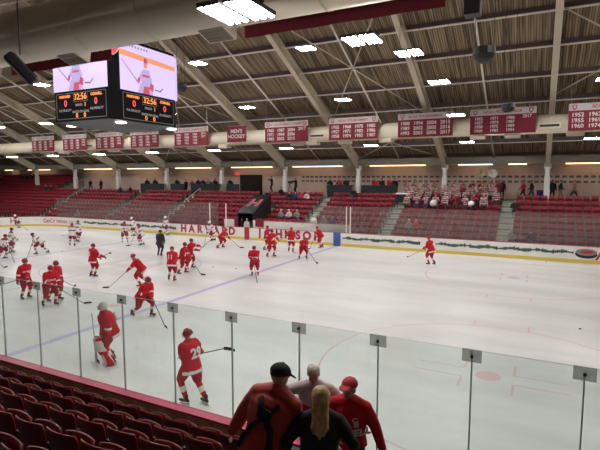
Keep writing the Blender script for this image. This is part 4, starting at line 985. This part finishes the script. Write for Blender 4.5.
SK = [
 dict(a=(26, 299, -25), label='red skater at far left, standing upright with stick across his waist', raised=(-.5, -.7, .72), top=(.42, .25, .95), lean=6, hip=.97, feet=((.0, .17), (.02, -.17)), front='CORNELL', rh=True, hpitch=5, hyaw=20, slabel='stick held across the waist by the upright red skater'),
 dict(a=(50, 306, -35), label='front one of the two overlapping red skaters at left', blade=(84, 304), lean=20, hip=.93, front='CORNELL', slabel='stick pointing right from the overlapping red pair'),
 dict(a=(55, 301, -15), label='red skater half hidden behind the left pair\'s front man', blade=(74, 287), lean=14, hip=.95, slabel='stick of the half hidden red skater at left'),
 dict(a=(93.5, 277, 60), label='red skater with number five, holding his stick blade up', raised=(.15, -1.15, 1.35), top=(.30, .2, 1.0), lean=5, hip=.97, number='5', rh=True, hpitch=0, feet=((0, .15), (.02, -.15)), slabel='raised stick of the red skater with number five'),
 dict(a=(142, 286, 205), label='red skater bending left with stick reaching far ahead', blade=(109, 288), lean=36, hip=.86, feet=((.15, .2), (-.25, -.25)), front='CORNELL', H=1.9, slabel='long stick reaching left from the bending red skater'),
 dict(a=(143, 317, -30), label='red skater striding right, nearest the glass top, knees wide', blade=(165, 327), lean=35, hip=.86, feet=((.25, .25), (-.30, -.22, .05)), front='CORNELL', slabel='stick of the striding red skater near the glass top'),
 dict(a=(172, 281, 82), label='red skater seen from behind wearing number eleven', blade=(176, 269), lean=10, hip=.96, number='11', slabel='stick in front of the red number eleven'),
 dict(a=(183, 274, -10), label='middle red skater of the trio near centre left', blade=(201, 275), lean=14, hip=.95, front='CORNELL', slabel='low stick of the middle red skater in the trio'),
 dict(a=(190, 269, -8), label='rearmost red skater of the trio, arms stretched right', raised=(1.35, -.1, 1.75), top=(.5, -.1, 1.15), lean=10, hip=.97, front='CORNELL', slabel='raised stick of the rearmost red skater in the trio'),
 dict(a=(221, 248, -12), label='red skater crouching by the D of HARVARD', blade=(240, 248), lean=45, hip=.84, feet=((.1, .22), (-.15, -.25)), slabel='stick of the red skater crouching below HARVARD'),
 dict(a=(213, 241, 190), team='W', label='white skater half hidden before the V of HARVARD', blade=(204, 247), lean=25, hip=.9, slabel='stick of the white skater before the V'),
 dict(a=(255, 276, 268), label='lone red skater facing the camera near the blue line', blade=(257, 282), lean=26, hip=.88, feet=((.02, .16), (-.0, -.16)), front='CORNELL', H=1.9, hpitch=25, slabel='stick of the lone red skater by the blue line'),
 dict(a=(271, 257, 320), label='big red skater below the letter O, arms to the right', raised=(1.2, .2, 1.5), top=(.45, -.05, 1.0), lean=8, hip=.97, front='CORNELL', H=1.95, slabel='raised stick of the big red skater below JOHNSON'),
 dict(a=(266.5, 250, 0), label='red skater behind the big red one below JOHNSON', lean=6, hip=.97),
 dict(a=(291, 252, 70), label='red skater standing below the first N of JOHNSON', blade=(288, 246), lean=10, hip=.96, slabel='stick of the skater below the first N'),
 dict(a=(303, 259, 285), label='red skater bending forward below the S of JOHNSON', blade=(316, 263), lean=40, hip=.86, feet=((.0, .24), (0, -.24)), H=1.8, slabel='stick ending by a puck, right of the bending skater'),
 dict(a=(321, 248, 190), label='red skater leaning left by the end of JOHNSON', blade=(310, 249), lean=30, hip=.92, slabel='stick of the skater leaning left by the final N'),
 dict(a=(431, 265, 130), label='lone red skater with number four at right by the boards', blade=(408, 257.5), lean=18, hip=.95, number='4', H=1.85, rh=True, feet=((.12, .14), (-.1, -.14)), slabel='stick reaching left from the lone right-hand skater'),
 dict(a=(192, 403, 148), label='red player number twenty-nine skating left just behind the glass', raised=(-.62, -.45, 1.28), top=(.45, .12, .95), lean=8, hip=.95, number='29', feet=((.12, .12), (-.28, -.12)), H=1.86, hpitch=5, hyaw=15, rh=True, lo=.25, slabel='stick trailing right behind red number twenty-nine'),
 dict(a=(2, 259.5, 0), team='H', label='white skater cut by the left edge of the picture', blade=(14, 262), lean=30, hip=.9, slabel='stick of the white skater at the left edge'),
 dict(a=(11, 253, 30), team='H', label='white skater standing second from the left edge', blade=(5, 258), lean=10, hip=.97, slabel='stick of the second white skater from left'),
 dict(a=(41, 254, 195), team='H', label='white skater with wide legs bending low at left', blade=(27, 259), lean=50, hip=.86, feet=((.25, .3), (-.35, -.3)), slabel='stick of the low bending white skater'),
 dict(a=(19, 228, 250), team='W', label='white helmeted skater crouching at the left corner boards', blade=(27, 230), lean=40, hip=.75, slabel='stick of the skater at the left corner boards'),
 dict(a=(72.5, 246, 100), team='H', label='front white skater of the pair by the left boards', blade=(62, 236), lean=12, hip=.95, slabel='stick of the front white skater by left boards'),
 dict(a=(78, 242, 70), team='H', label='rear white skater of the pair by the left boards', lean=8, hip=.97),
 dict(a=(125, 242.5, 290), team='H', label='leftmost white skater of the three left of the referee', blade=(129, 246), lean=12, hip=.93, slabel='stick of the leftmost of the three white skaters'),
 dict(a=(134.5, 236, 190), team='W', label='rear white skater between two others left of the referee', lean=20, hip=.94),
 dict(a=(141.5, 245.5, 200), team='H', label='white skater just left of the referee, stick low', blade=(130, 246), lean=18, hip=.92, slabel='stick of the white skater just left of referee'),
 dict(a=(167.5, 235, 215), team='W', label='white skater between the referee and the HARVARD lettering', blade=(162, 238), lean=15, hip=.95, slabel='stick of the white skater right of the referee'),
]
for d in SK:
    a = d.pop('a'); skater(*a, **d)
skater(-16, 272, 20, 'red skater standing just outside the left edge', blade=(4, 268), lean=15, hip=.95, slabel='hockey stick blade entering at the left edge')
# goalie with a big stick
gk = skater(111, 362, 215, 'goaltender in red with white leg pads and a silver mask', kit='goalie', lean=14, hip=.93, feet=((.05, .26), (-.05, -.22)), H=1.92, hpitch=12, hyaw=0, vox=.016, number='33', bulk=1.13)
p = atZ(111, 362); Wg = Matrix.Translation(p) @ Matrix.Rotation(math.radians(215) + AZ, 4, 'Z')
t = stick(Wg @ V((.36, -.52, 1.38)), Wg @ V((.32, -.30, .0)), 'goaltender\'s wide white stick held upright', 1, True)
b = MB(); b.box(-.035, .035, -.012, .012, 0, .62, 0, ((Wg @ V((.36, -.52, 1.38))) - (Wg @ V((.32, -.30, .0)))).to_track_quat('Z', 'Y').to_matrix().to_4x4()); b.build('paddle', M['shaftw'], t)
RK = dict(top=[M['black'], M['black']], pants=[M['black']], legs=[M['black']], skin=M['skin'], hair=M['brown'], glove=[M['black']], helmet=M['black'], num=M['jw'], sock=[M['black'], M['black']], style='x')
figure(atZ(160, 256), math.radians(75) + AZ, 'referee in black standing among the skaters', H=1.86, lean=10, hip=.96, base=.06, kit='player', mats=RK, vox=.022, hands=((.3, .15, 1.0), (.25, -.2, .95)), name='referee')
for k, (x, y, s_) in enumerate(((546, 262, 'by the far boards at right'), (580, 329, 'on open ice at the right'), (213, 267, 'right of the red trio'), (236, 269, 'left of the lone red skater'), (62, 251.5, 'left of the number five skater'), (83, 245, 'by the left pair of white skaters'), (317, 264, 'at the stick of the bending skater'), (106, 303, 'left of the goaltender\'s mask'), (48, 265, 'between the left white and red skaters'))):
    p = atZ(x, y); b = MB(); b.tube([(0, 0, 0.001), (0, 0, .0254)], .038, round_=False); tag(b.build('puck', M['rubber'], loc=p), 'black puck lying ' + s_, 'puck', 'pucks on the ice')
flush()
# ---- four people in the near aisle
SKN = dict(skin=M['skin'])
def at_aisle(px, Y, z): p = atY(px, 300, Y); return V((p.x, Y, z))
K1 = dict(top=[M['jacket']], legs=[M['blackc']], hair=M['brown'], cap=M['blackc'], skin=M['skin'])
m1, J = figure(at_aisle(262, 3.72, 1.82), math.radians(64) + AZ, 'man in red jacket, black cap and camera straps, seen from behind', H=1.80, lean=17, side=9, hands=((.10, .50, .78), (.40, -.10, .95)), hyaw=-36, hpitch=26, kit='jacket', mats=K1, vox=.016, bulk=1.32, fine=True)
def surf(J, u, v, off, bulk=1.32):      # point on the back of the torso; u across (left +), v up
    rr = [(-.10, .185, .155), (-.02, .18, .15), (.12, .165, .135), (.28, .195, .145), (.40, .20, .135), (.465, .15, .11), (.50, .085, .08)]
    for (a, r1, q1), (c, r2, q2) in zip(rr, rr[1:]):
        if a <= v <= c: k = (v - a) / (c - a); rx, ry = (r1 + (r2 - r1) * k) * bulk, (q1 + (q2 - q1) * k) * bulk; break
    kk = math.sqrt(max(.0, 1 - min(1, (u / rx) ** 2)))
    return J['P'] + J['T'] * v * J['s'] + J['Lf'] * u - J['Fw'] * (ry * kk + off)
def strap(root, J, pts, w, name, m, off=.012):
    b = MB(); P_ = []
    for (u0, v0), (u1, v1) in zip(pts, pts[1:]):
        for k in range(6): P_.append((u0 + (u1 - u0) * k / 6, v0 + (v1 - v0) * k / 6))
    P_.append(pts[-1]); S3 = [surf(J, u, v, off) for u, v in P_]
    vs = []
    for i, p in enumerate(S3):
        t = (S3[min(i + 1, len(S3) - 1)] - S3[max(i - 1, 0)]).normalized(); n = -J['Fw']; sd = t.cross(n).normalized()
        for o in (-w, w):
            for h_ in (-.012, .006): vs.append(p + sd * o + n * h_)
    fs = []
    for i in range(len(S3) - 1):
        a = i * 4; c = a + 4; fs += [(a, a + 1, c + 1, c), (a + 2, c + 2, c + 3, a + 3), (a + 1, a + 3, c + 3, c + 1), (a, c, c + 2, a + 2)]
    b.add(vs, fs + [(0, 2, 3, 1), (len(vs) - 4, len(vs) - 3, len(vs) - 1, len(vs) - 2)]); return b.build(name, m, root)
strap(m1, J, [(.10, .455), (.03, .36), (-.02, .30), (-.10, .20), (-.13, .05), (-.13, -.09)], .030, 'camera_strap', M['strap'])
strap(m1, J, [(-.12, .44), (-.06, .35), (-.02, .30), (.08, .20), (.17, .05), (.19, -.06)], .022, 'camera_strap', M['strap'])
strap(m1, J, [(.06, .34), (-.08, .32)], .05, 'strap_pad', M['strap'], .018)
b = MB(); Hc, Rh = J['Hc'], J['Rh']; N_, L_, F_, T_ = J['N'], J['Lf'], J['Fw'], J['T']; b.loft([(N_ + T_ * u, L_, F_, a_, c_) for u, a_, c_ in ((-.06, .15, .12), (.0, .115, .10), (.05, .095, .088), (.095, .092, .085))]); remesh(b.build('collar', M['jacket'], m1), .016)
K2 = dict(top=[M['blackc']], legs=[M['blackc']], hair=M['blond'], long=True, skin=M['skin'])
m2, J = figure(at_aisle(321, 3.86, 1.82), math.radians(86) + AZ, 'woman with long blonde hair and black jacket, seen from behind', H=1.60, lean=7, hands=((.12, .33, .85), (.12, -.33, .85)), hyaw=8, hpitch=10, kit='jacket', mats=K2, vox=.016, bulk=1.12, fine=True)
b = MB(); Hc, Rh, T = J['Hc'], J['Rh'], J['T']
b.ell(Hc + Rh @ V((-.018, 0, .03)), .112, .095, .105, mx=Rh @ Matrix.Rotation(-.3, 3, 'Y'), zmin=-.6)
for k, (y0, y1, ln, r) in enumerate(((-.04, -.06, .36, .026), (-.018, -.03, .44, .03), (.0, .0, .50, .032), (.02, .03, .46, .03), (.042, .055, .38, .026), (-.052, -.045, .28, .024), (.052, .06, .27, .024))):
    top_ = Hc + V((-.07, y0, .03)); m_ = Hc + V((-.12, y0 * 1.05, -.13)); m2_ = Hc + V((-.155 - .012 * (k % 2), y1 * .95 + .012 * math.sin(k * 2), -.13 - ln * .22 )); e_ = Hc + V((-.165 + .015 * (k % 3), y1 * .7 + .02 * math.cos(k * 3), -.13 - ln * .38))
    b.tube([top_, m_, m2_, e_], [r, r * 1.15, r * 1.1, r * .5])
remesh(b.build('long_hair', M['blond'], m2), .010, None, 1)
K3 = dict(top=[M['red'], M['jw']], legs=[M['blackc']], hair=M['grey'], cap=M['capred'], skin=M['skin'], num=M['jw'])
m3, J = figure(at_aisle(352, 5.35, 1.13), math.radians(252) + AZ, 'smiling man in red cap and red lettered jersey facing the camera', H=1.84, lean=9, hands=((.06, .42, .84), (.34, -.12, 1.02)), hyaw=-18, hpitch=2, kit='redcap', mats=K3, vox=.015, bulk=1.14, fine=True, front=None)
w_ = 1.14; s_ = J['s']
def onfront(J, u0, v0, bulk):
    def f(co): return J['P'] + J['T'] * (v0 + co.y) * J['s'] + J['Lf'] * (u0 + co.x) + J['Fw'] * (.152 * bulk * J['s'] * math.sqrt(max(.1, 1 - ((u0 + co.x) / (.215 * bulk)) ** 2)) + .034)
    return f
I4 = Matrix.Identity(4)
text('CORNELL', .125, M['jw'], m3, I4, 'chest_lettering', .006, wrap=onfront(J, 0, .20, w_))
text('C', .085, M['jw'], m3, I4, 'chest_letter', .004, wrap=onfront(J, .10, .375, w_)); text('E', .10, M['jw'], m3, I4, 'chest_emblem', .008, wrap=onfront(J, .115, .315, w_))
text('PE', .035, M['jw'], J and [o for o in m3.children if o.name.startswith('cap')][0], I4, 'cap_lettering', .002, wrap=lambda co: J['Hc'] + J['Rh'] @ V((.108, co.x, .085 + co.y)))
b = MB(); b.tube([J['N'] + J['Lf'] * .085 + V((0, 0, -.01)), J['N'] + J['Fw'] * .06 + V((0, 0, -.03)), J['N'] - J['Lf'] * .085 + V((0, 0, -.01)), J['N'] - J['Fw'] * .07 + V((0, 0, .01)), J['N'] + J['Lf'] * .085 + V((0, 0, -.01))], .026); remesh(b.build('collar', M['navy'], m3), .012)
b = MB(); q = J['wr'][0] - J['fd'][0] * .02; b.tube([q - J['fd'][0] * .035, q + J['fd'][0] * .015], [.056, .053], round_=False); b.build('wristband', M['navy'], m3, smooth=True)
def face(root, J, k=1.0):
    Hc, Rh, s = J['Hc'], J['Rh'], J['s']
    for y in (-.031, .031):
        b = MB(); b.ell(Hc + Rh @ V((.086, y, .012)) * s, .010, .014, .009, mx=Rh); o = b.build('eye', M['eyew'], root, smooth=True)
        b = MB(); b.ell(Hc + Rh @ V((.0945, y, .012)) * s, .004, .006, .006, mx=Rh); b.build('iris', M['eyed'], o, smooth=True)
        b = MB(); b.tube([Hc + Rh @ V((.094, y - .018, .036)) * s, Hc + Rh @ V((.099, y, .042)) * s, Hc + Rh @ V((.092, y + .018, .036)) * s], [.004, .005, .004]); b.build('eyebrow', M['brown'], root, smooth=True)
    b = MB(); b.tube([Hc + Rh @ V((.086, -.024, -.050)) * s, Hc + Rh @ V((.097, 0, -.056)) * s, Hc + Rh @ V((.086, .024, -.050)) * s], [.003, .006, .003]); b.build('mouth', M['lip'], root, smooth=True)
face(m3, J)
K4 = dict(top=[M['pinkj'], M['red']], style='wh', legs=[M['blackc']], hair=M['grey'], skin=M['skin'], num=M['red'])
m4, J = figure(at_aisle(315.5, 5.7, 1.13), math.radians(262) + AZ, 'white-haired man in pale jersey leaning behind the woman', H=1.86, lean=22, hands=((.25, .35, 1.0), (.25, -.75, 1.22)), hyaw=5, hpitch=34, kit='redcap', mats=K4, vox=.015, bulk=1.1, fine=True)
face(m4, J)
flush()
# ---- spectators, band
def outfit(top, legs, hair='brown', style=None, top2=None, cap=None): 
    d = dict(top=[M[top]] + ([M[top2]] if top2 else []), legs=[M[legs]], hair=M[hair]); 
    if style: d['style'] = style
    if cap: d['cap'] = M[cap]
    return d
protos = {}
def person_proto(key, o, **kw):
    r, J = figure(V((0, 0, 0)), 0, 'x', mats=o, vox=.034, **kw); protos[key] = r; r['used'] = 0
stand = dict(lean=2, hip=.99); play = dict(lean=3, hip=.98, hands=((.36, .10, 1.30), (.34, -.12, 1.24))); sitk = dict(sit=True, lean=8, hands=((.30, .14, .68), (.30, -.14, .68)))
walk = dict(lean=5, hip=.97, feet=((.28, .09), (-.28, -.09)), hands=((-.05, .28, .85), (.25, -.26, .9)))
person_proto('bandA', outfit('crim', 'jean', style='band', top2='bandw'), kit='band', **play)
person_proto('bandB', outfit('crim', 'black', 'blond', style='band', top2='bandw'), kit='band', **stand)
person_proto('bandC', outfit('crim', 'black'), kit='band', **play)
person_proto('sitdark', outfit('blackc', 'jean'), **sitk); person_proto('sitgrey', outfit('greyc', 'jean', 'grey'), **sitk); person_proto('sitred', outfit('capred', 'blackc', 'blond'), **sitk); person_proto('sitblue', outfit('bluec', 'blackc'), **sitk); person_proto('sitwhite', outfit('pinkj', 'jean', 'grey'), **sitk)
person_proto('standdark', outfit('blackc', 'blackc'), **stand); person_proto('standwhite', outfit('jw', 'greyc', 'grey'), **stand)
person_proto('walkred', outfit('capred', 'blackc'), **walk); person_proto('walkdark', outfit('blackc', 'jean'), **walk); person_proto('walknavy', outfit('navy', 'tan'), **walk); person_proto('walktan', outfit('tan', 'navy', 'grey', cap='capred'), **walk)
person_proto('operator', outfit('blackc', 'blackc'), lean=4, hands=((.35, .05, 1.45), (.30, -.12, 1.35)))
flush()
def put(key, px, Y, z, h, label, group=None, hs=1.0):
    p = protos[key]; o = p if not p.get('used') else copy_tree(p); p['used'] = 1
    if o is not p and 'used' in o: pass
    x = xAt(px, Y); o.location = (x, Y, z); o.rotation_euler = (0, 0, math.radians(h)); o.scale = (hs,) * 3
    tag(o, label, 'person'); 
    if group: o['group'] = group
    return o
rowY = lambda r: R0Y + r * RUN - .26; rowZ = lambda r: R0Z + r * RISE
brs = [(42.05, ZCON, 0), (rowY(7) - .02, rowZ(7), 3), (rowY(6) - .02, rowZ(6), 6), (rowY(5) - .02, rowZ(5), 2)]
rnd = random.Random(4)
for r, (Y, z, off) in enumerate(brs):
    n = (11, 11, 10, 9)[r]
    for j in range(n):
        px = 407 + off * .5 + j * (9.0 + (.3 if r < 2 else .6)) + rnd.uniform(-1.2, 1.2)
        if px > 501: continue
        key = rnd.choice(['bandA', 'bandA', 'bandB', 'bandB', 'bandC'])
        look = {'bandA': 'crimson striped jersey', 'bandB': 'striped jersey and black trousers', 'bandC': 'plain crimson top'}[key]
        put(key, px, Y, z, -90 + rnd.uniform(-25, 25), 'band member, %s, %s row from back, %s from left' % (look, ORD[r], ordn(j)), 'pep band in the stands', rnd.uniform(.93, 1.03))
for px, m, s_ in ((480, 'brass', 'yellowish bell'), (493, 'bellw', 'white bell')):
    Y = 42.0; x = xAt(px, Y); z = CAM_H + (178 - 173.5) * Y / 500
    t = empty('sousaphone', (x, Y, ZCON + 1.0)); tag(t, 'sousaphone with a big round %s above the band' % s_, 'sousaphone'); zz = z - ZCON - 1.0
    b = MB(); n = 20; vs = []
    for y, r in ((-.30, .36), (-.27, .33), (-.2, .2), (-.1, .12), (.1, .07)): vs += [(r * math.cos(2 * PI * k / n), y, zz + r * math.sin(2 * PI * k / n)) for k in range(n)]
    fs = [(r * n + k, r * n + (k + 1) % n, (r + 1) * n + (k + 1) % n, (r + 1) * n + k) for r in range(4) for k in range(n)]; b.add(vs, fs); b.build('bell', M[m], t, smooth=True)
    b = MB(); b.tube([(0, .1, zz), (.05, .25, zz - .2), (.05, .28, zz - .5), (.25, .1, .05), (.1, -.25, -.1), (-.25, -.2, .1), (-.3, .05, .4)], .045); b.build('tubing', M[m], t, smooth=True)
for px, py, r, s_ in ((434, 203, .26, 'bass drum, left of the two in the front row'), (471.5, 203.5, .22, 'drum, right of the two in the front row')):
    Y = rowY(4) + .1; p = atY(px, py, Y); t = empty('marching_drum', p); tag(t, 'white marching ' + s_, 'drum')
    b = MB(); b.tube([(-.02, -.22, 0), (-.02, .22, 0)], r, round_=False); b.build('shell', M['white'], t, smooth=True)
    for y in (-.18, .18): b = MB(); b.tube([(-.02, y - .015, 0), (-.02, y + .015, 0)], r * 1.03, round_=False); b.build('hoop', M['crim'], t)
    b = MB(); b.box(-.03, .03, -.05, .05, -(p.z - rowZ(4) - .0), -r * .9); b.build('stand_post', M['dsteel'], t)
p = atY(403.5, 193.5, rowY(6)); t = empty('keyboard_percussion', p); tag(t, 'white topped percussion table at the left end of the band', 'percussion table'); 
b = MB(); b.box(-.6, .6, -.2, .2, -.06, .04); b.build('top', M['white'], t)
for x in (-.5, .5): b = MB(); b.box(x - .03, x + .03, -.03, .03, -(p.z - rowZ(6)), -.06); b.build('leg', M['dsteel'], t)
b = MB(); b.box(-.58, .58, -.02, .02, -.75, -.06); b.build('skirt', M['black'], t)
CON = 43.2
for key, px, h, lb in (('walkred', 524, 200, 'person in red top walking on the concourse right of the band'), ('walkdark', 532.5, 190, 'person in black walking close behind the one in red top'), ('standdark', 553, 90, 'person in dark clothes standing just right of the white column'), ('walknavy', 561, 10, 'person in navy top and tan trousers right of the column'), ('walktan', 575.5, 160, 'person in tan jacket and red cap walking at far right'),
                       ('standdark', 502.5, -90, 'person in black standing at the right end of the band'), ('standdark', 186, -90, 'person in black standing at the head of an aisle'), ('walkred', 192, -60, 'person in red beside the left press tables'), ('standdark', 101, -90, 'dark figure standing by the wall above the left stands'), ('walkdark', 90, 0, 'small dark figure walking near the far left column')):
    put(key, px, CON if key != 'standdark' or px > 540 else 42.2, ZCON, h, lb)
def platform(px, Y, top, lb):
    b = MB(); b.box(-.6, .6, -.4, .4, 0, top); tag(b.build('camera_platform', M['black'], loc=(xAt(px, Y), Y, ZCON)), lb, 'platform')
platform(272, 42.4, .35, 'black box platform under the standing camera operator'); put('operator', 272, 42.4, ZCON + .35, 190, 'camera operator in black standing on a platform')
put('operator', 296, 42.3, ZCON + .2, 180, 'camera operator in black bending to a tripod camera'); platform(296, 42.3, .2, 'low black box platform under the second operator')
t = empty('tripod_camera', (xAt(289.5, 42.2), 42.2, ZCON)); tag(t, 'video camera on a tripod beside the second operator', 'camera')
for k in range(3): b = MB(); a = 2 * PI * k / 3 + .4; b.tube([(.4 * math.cos(a), .4 * math.sin(a), .02), (0, 0, 1.3)], .02); b.build('leg', M['dsteel'], t)
b = MB(); b.box(-.1, .35, -.1, .1, 1.3, 1.55); b.tube([(-.1, 0, 1.42), (-.3, 0, 1.42)], .06); b.build('camera_body', M['black'], t)
for k, (px, key) in enumerate(((330, 'sitdark'), (339, 'sitred'), (346, 'sitdark'), (375, 'sitred'), (382, 'sitdark'), (390, 'sitred'), (395, 'sitdark'), (198, 'sitdark'), (203, 'sitdark'), (208.5, 'sitgrey'), (215, 'sitdark'), (147, 'sitdark'), (155, 'sitdark'), (177, 'sitdark'), (230, 'sitdark'))):
    nm = {'sitdark': 'dark clothes', 'sitred': 'red', 'sitgrey': 'grey'}[key]
    put(key, px, 42.3, ZCON + .55, -90, 'person in %s at press table, %s' % (nm, ['left end, table before the second column', 'middle of the table before the second column', 'right of the table before the second column', 'left of the table beside the band', 'second at the table beside the band', 'third at the table beside the band', 'right end nearest the band'][k] if k < 7 else ['leftmost', 'second', 'third', 'fourth', 'left end', 'right end', 'alone', 'alone nearest the doorway'][k - 7] + ' in the left stands'), 'people at the press tables')
    b = MB(); b.box(-.22, .22, -.2, .2, .40 + .0, .47); b.box(-.22, .22, .18, .22, .47, .9); b.box(-.2, .2, -.18, .18, -.55, .40)
    tag(b.build('press_chair', M['dark'], loc=(xAt(px, 42.3), 42.35, ZCON + .55)), 'dark chair behind a press table, %s along' % ordn(k), 'chair', 'chairs at the press tables')
seatl = [(354, 5.2, 7, 'sitdark', 'person in dark clothes seated in the top row near the column'), (516, 0, 5, 'sitdark', 'person in black seated by the right aisle'), (514, 0, 0, 'sitgrey', 'person in grey in the bottom row near the right aisle'), (534, 0, 0, 'sitdark', 'person in dark top in bottom row, right of the grey one'),
         (281, 0, 7, 'sitdark', 'leftmost dark person seated below the camera operators'), (289.5, 0, 6, 'sitdark', 'second seated person below the camera operators'), (295.5, 0, 6, 'sitblue', 'person in blue seated below the camera operators'), (301.5, 0, 6, 'sitred', 'person in red seated right of the one in blue'), (307, 0, 6, 'sitwhite', 'person in pale top seated right of the one in red'),
         (281, 0, 2, 'sitgrey', 'first grey figure behind the hazy glass right of tunnel'), (289, 0, 2, 'sitwhite', 'pale figure behind the hazy glass right of tunnel'), (297, 0, 2, 'sitgrey', 'right-hand grey figure behind the glass near the tunnel'), (324, 0, 1, 'sitgrey', 'grey figure behind the bench, right of the white-shirted one'), (333, 0, 1, 'sitblue', 'bluish figure behind the bench at right'),
         (23, 0, 11, 'sitdark', 'left dark figure in the top left rows'), (28, 0, 11, 'sitdark', 'middle dark figure in the top left rows'), (33, 0, 11, 'sitdark', 'right dark figure in the top left rows'), (46, 0, 7, 'sitdark', 'left dark figure of the pair in the left stands'), (51, 0, 7, 'sitdark', 'right dark figure of the pair in the left stands'),
         (120, 0, 7, 'sitdark', 'left dark figure at the head of the third section'), (125, 0, 7, 'sitgrey', 'grey figure at the head of the third section'), (130, 0, 7, 'sitdark', 'right dark figure at the head of the third section'), (76, 0, 0, 'sitgrey', 'grey figure low in the left stands behind the boards'), (2, 0, 10, 'sitdark', 'dark figure at the extreme left of the stands'), (410, 0, 1, 'sitgrey', 'grey figure seated low in front of the band section'), (417, 0, 1, 'sitred', 'red figure seated low in front of the band section')]
for px, _, r, key, lb in seatl: put(key, px, rowY(r) + .13, rowZ(r), -90, lb)
put('standwhite', 314, rowY(1) - .3, rowZ(0), -90, 'person in white shirt standing behind the bench wall')
put('standwhite', 246.5, 34.9, 0.05, -90, 'person in white standing in the black tunnel mouth'); put('standdark', 241.5, 35.1, .05, -90, 'dark figure standing in the black tunnel mouth')
b = MB(); b.tube([(0, 0, 0), (0, 0, .8)], [.25, .28], round_=False); b.tube([(0, 0, .8), (0, 0, .86)], .29, round_=False); tag(b.build('waste_bin', M['bluec'], loc=(xAt(541, 43.5), 43.5, ZCON), smooth=False), 'blue waste bin by the white column', 'bin')
for r_ in (protos.values()):
    if not r_.get('used'):
        for c in list(r_.children_recursive) + [r_]: bpy.data.objects.remove(c)
for o in C.objects:
    if 'used' in o: del o['used']
# handrails
for ax, s_ in ((AISLES[4] + .55, 'left of the HARVARD lettering'), (AISLES[6] + .5, 'by the far left aisle')):
    t = empty('stair_handrail', (ax, R0Y, R0Z)); tag(t, 'pale sloping handrail beside the stairs ' + s_, 'handrail')
    b = MB(); b.tube([(0, 3.0, 3.0 * .484 + .95), (0, 5.6, 5.6 * .484 + .95)], .025); b.build('rail', M['purlin'], t)
    for y in (3.0, 4.3, 5.6): b = MB(); b.tube([(0, y, y * .484 + .1), (0, y, y * .484 + .95)], .02, round_=False); b.build('post', M['purlin'], t)
bpy.context.view_layer.update()
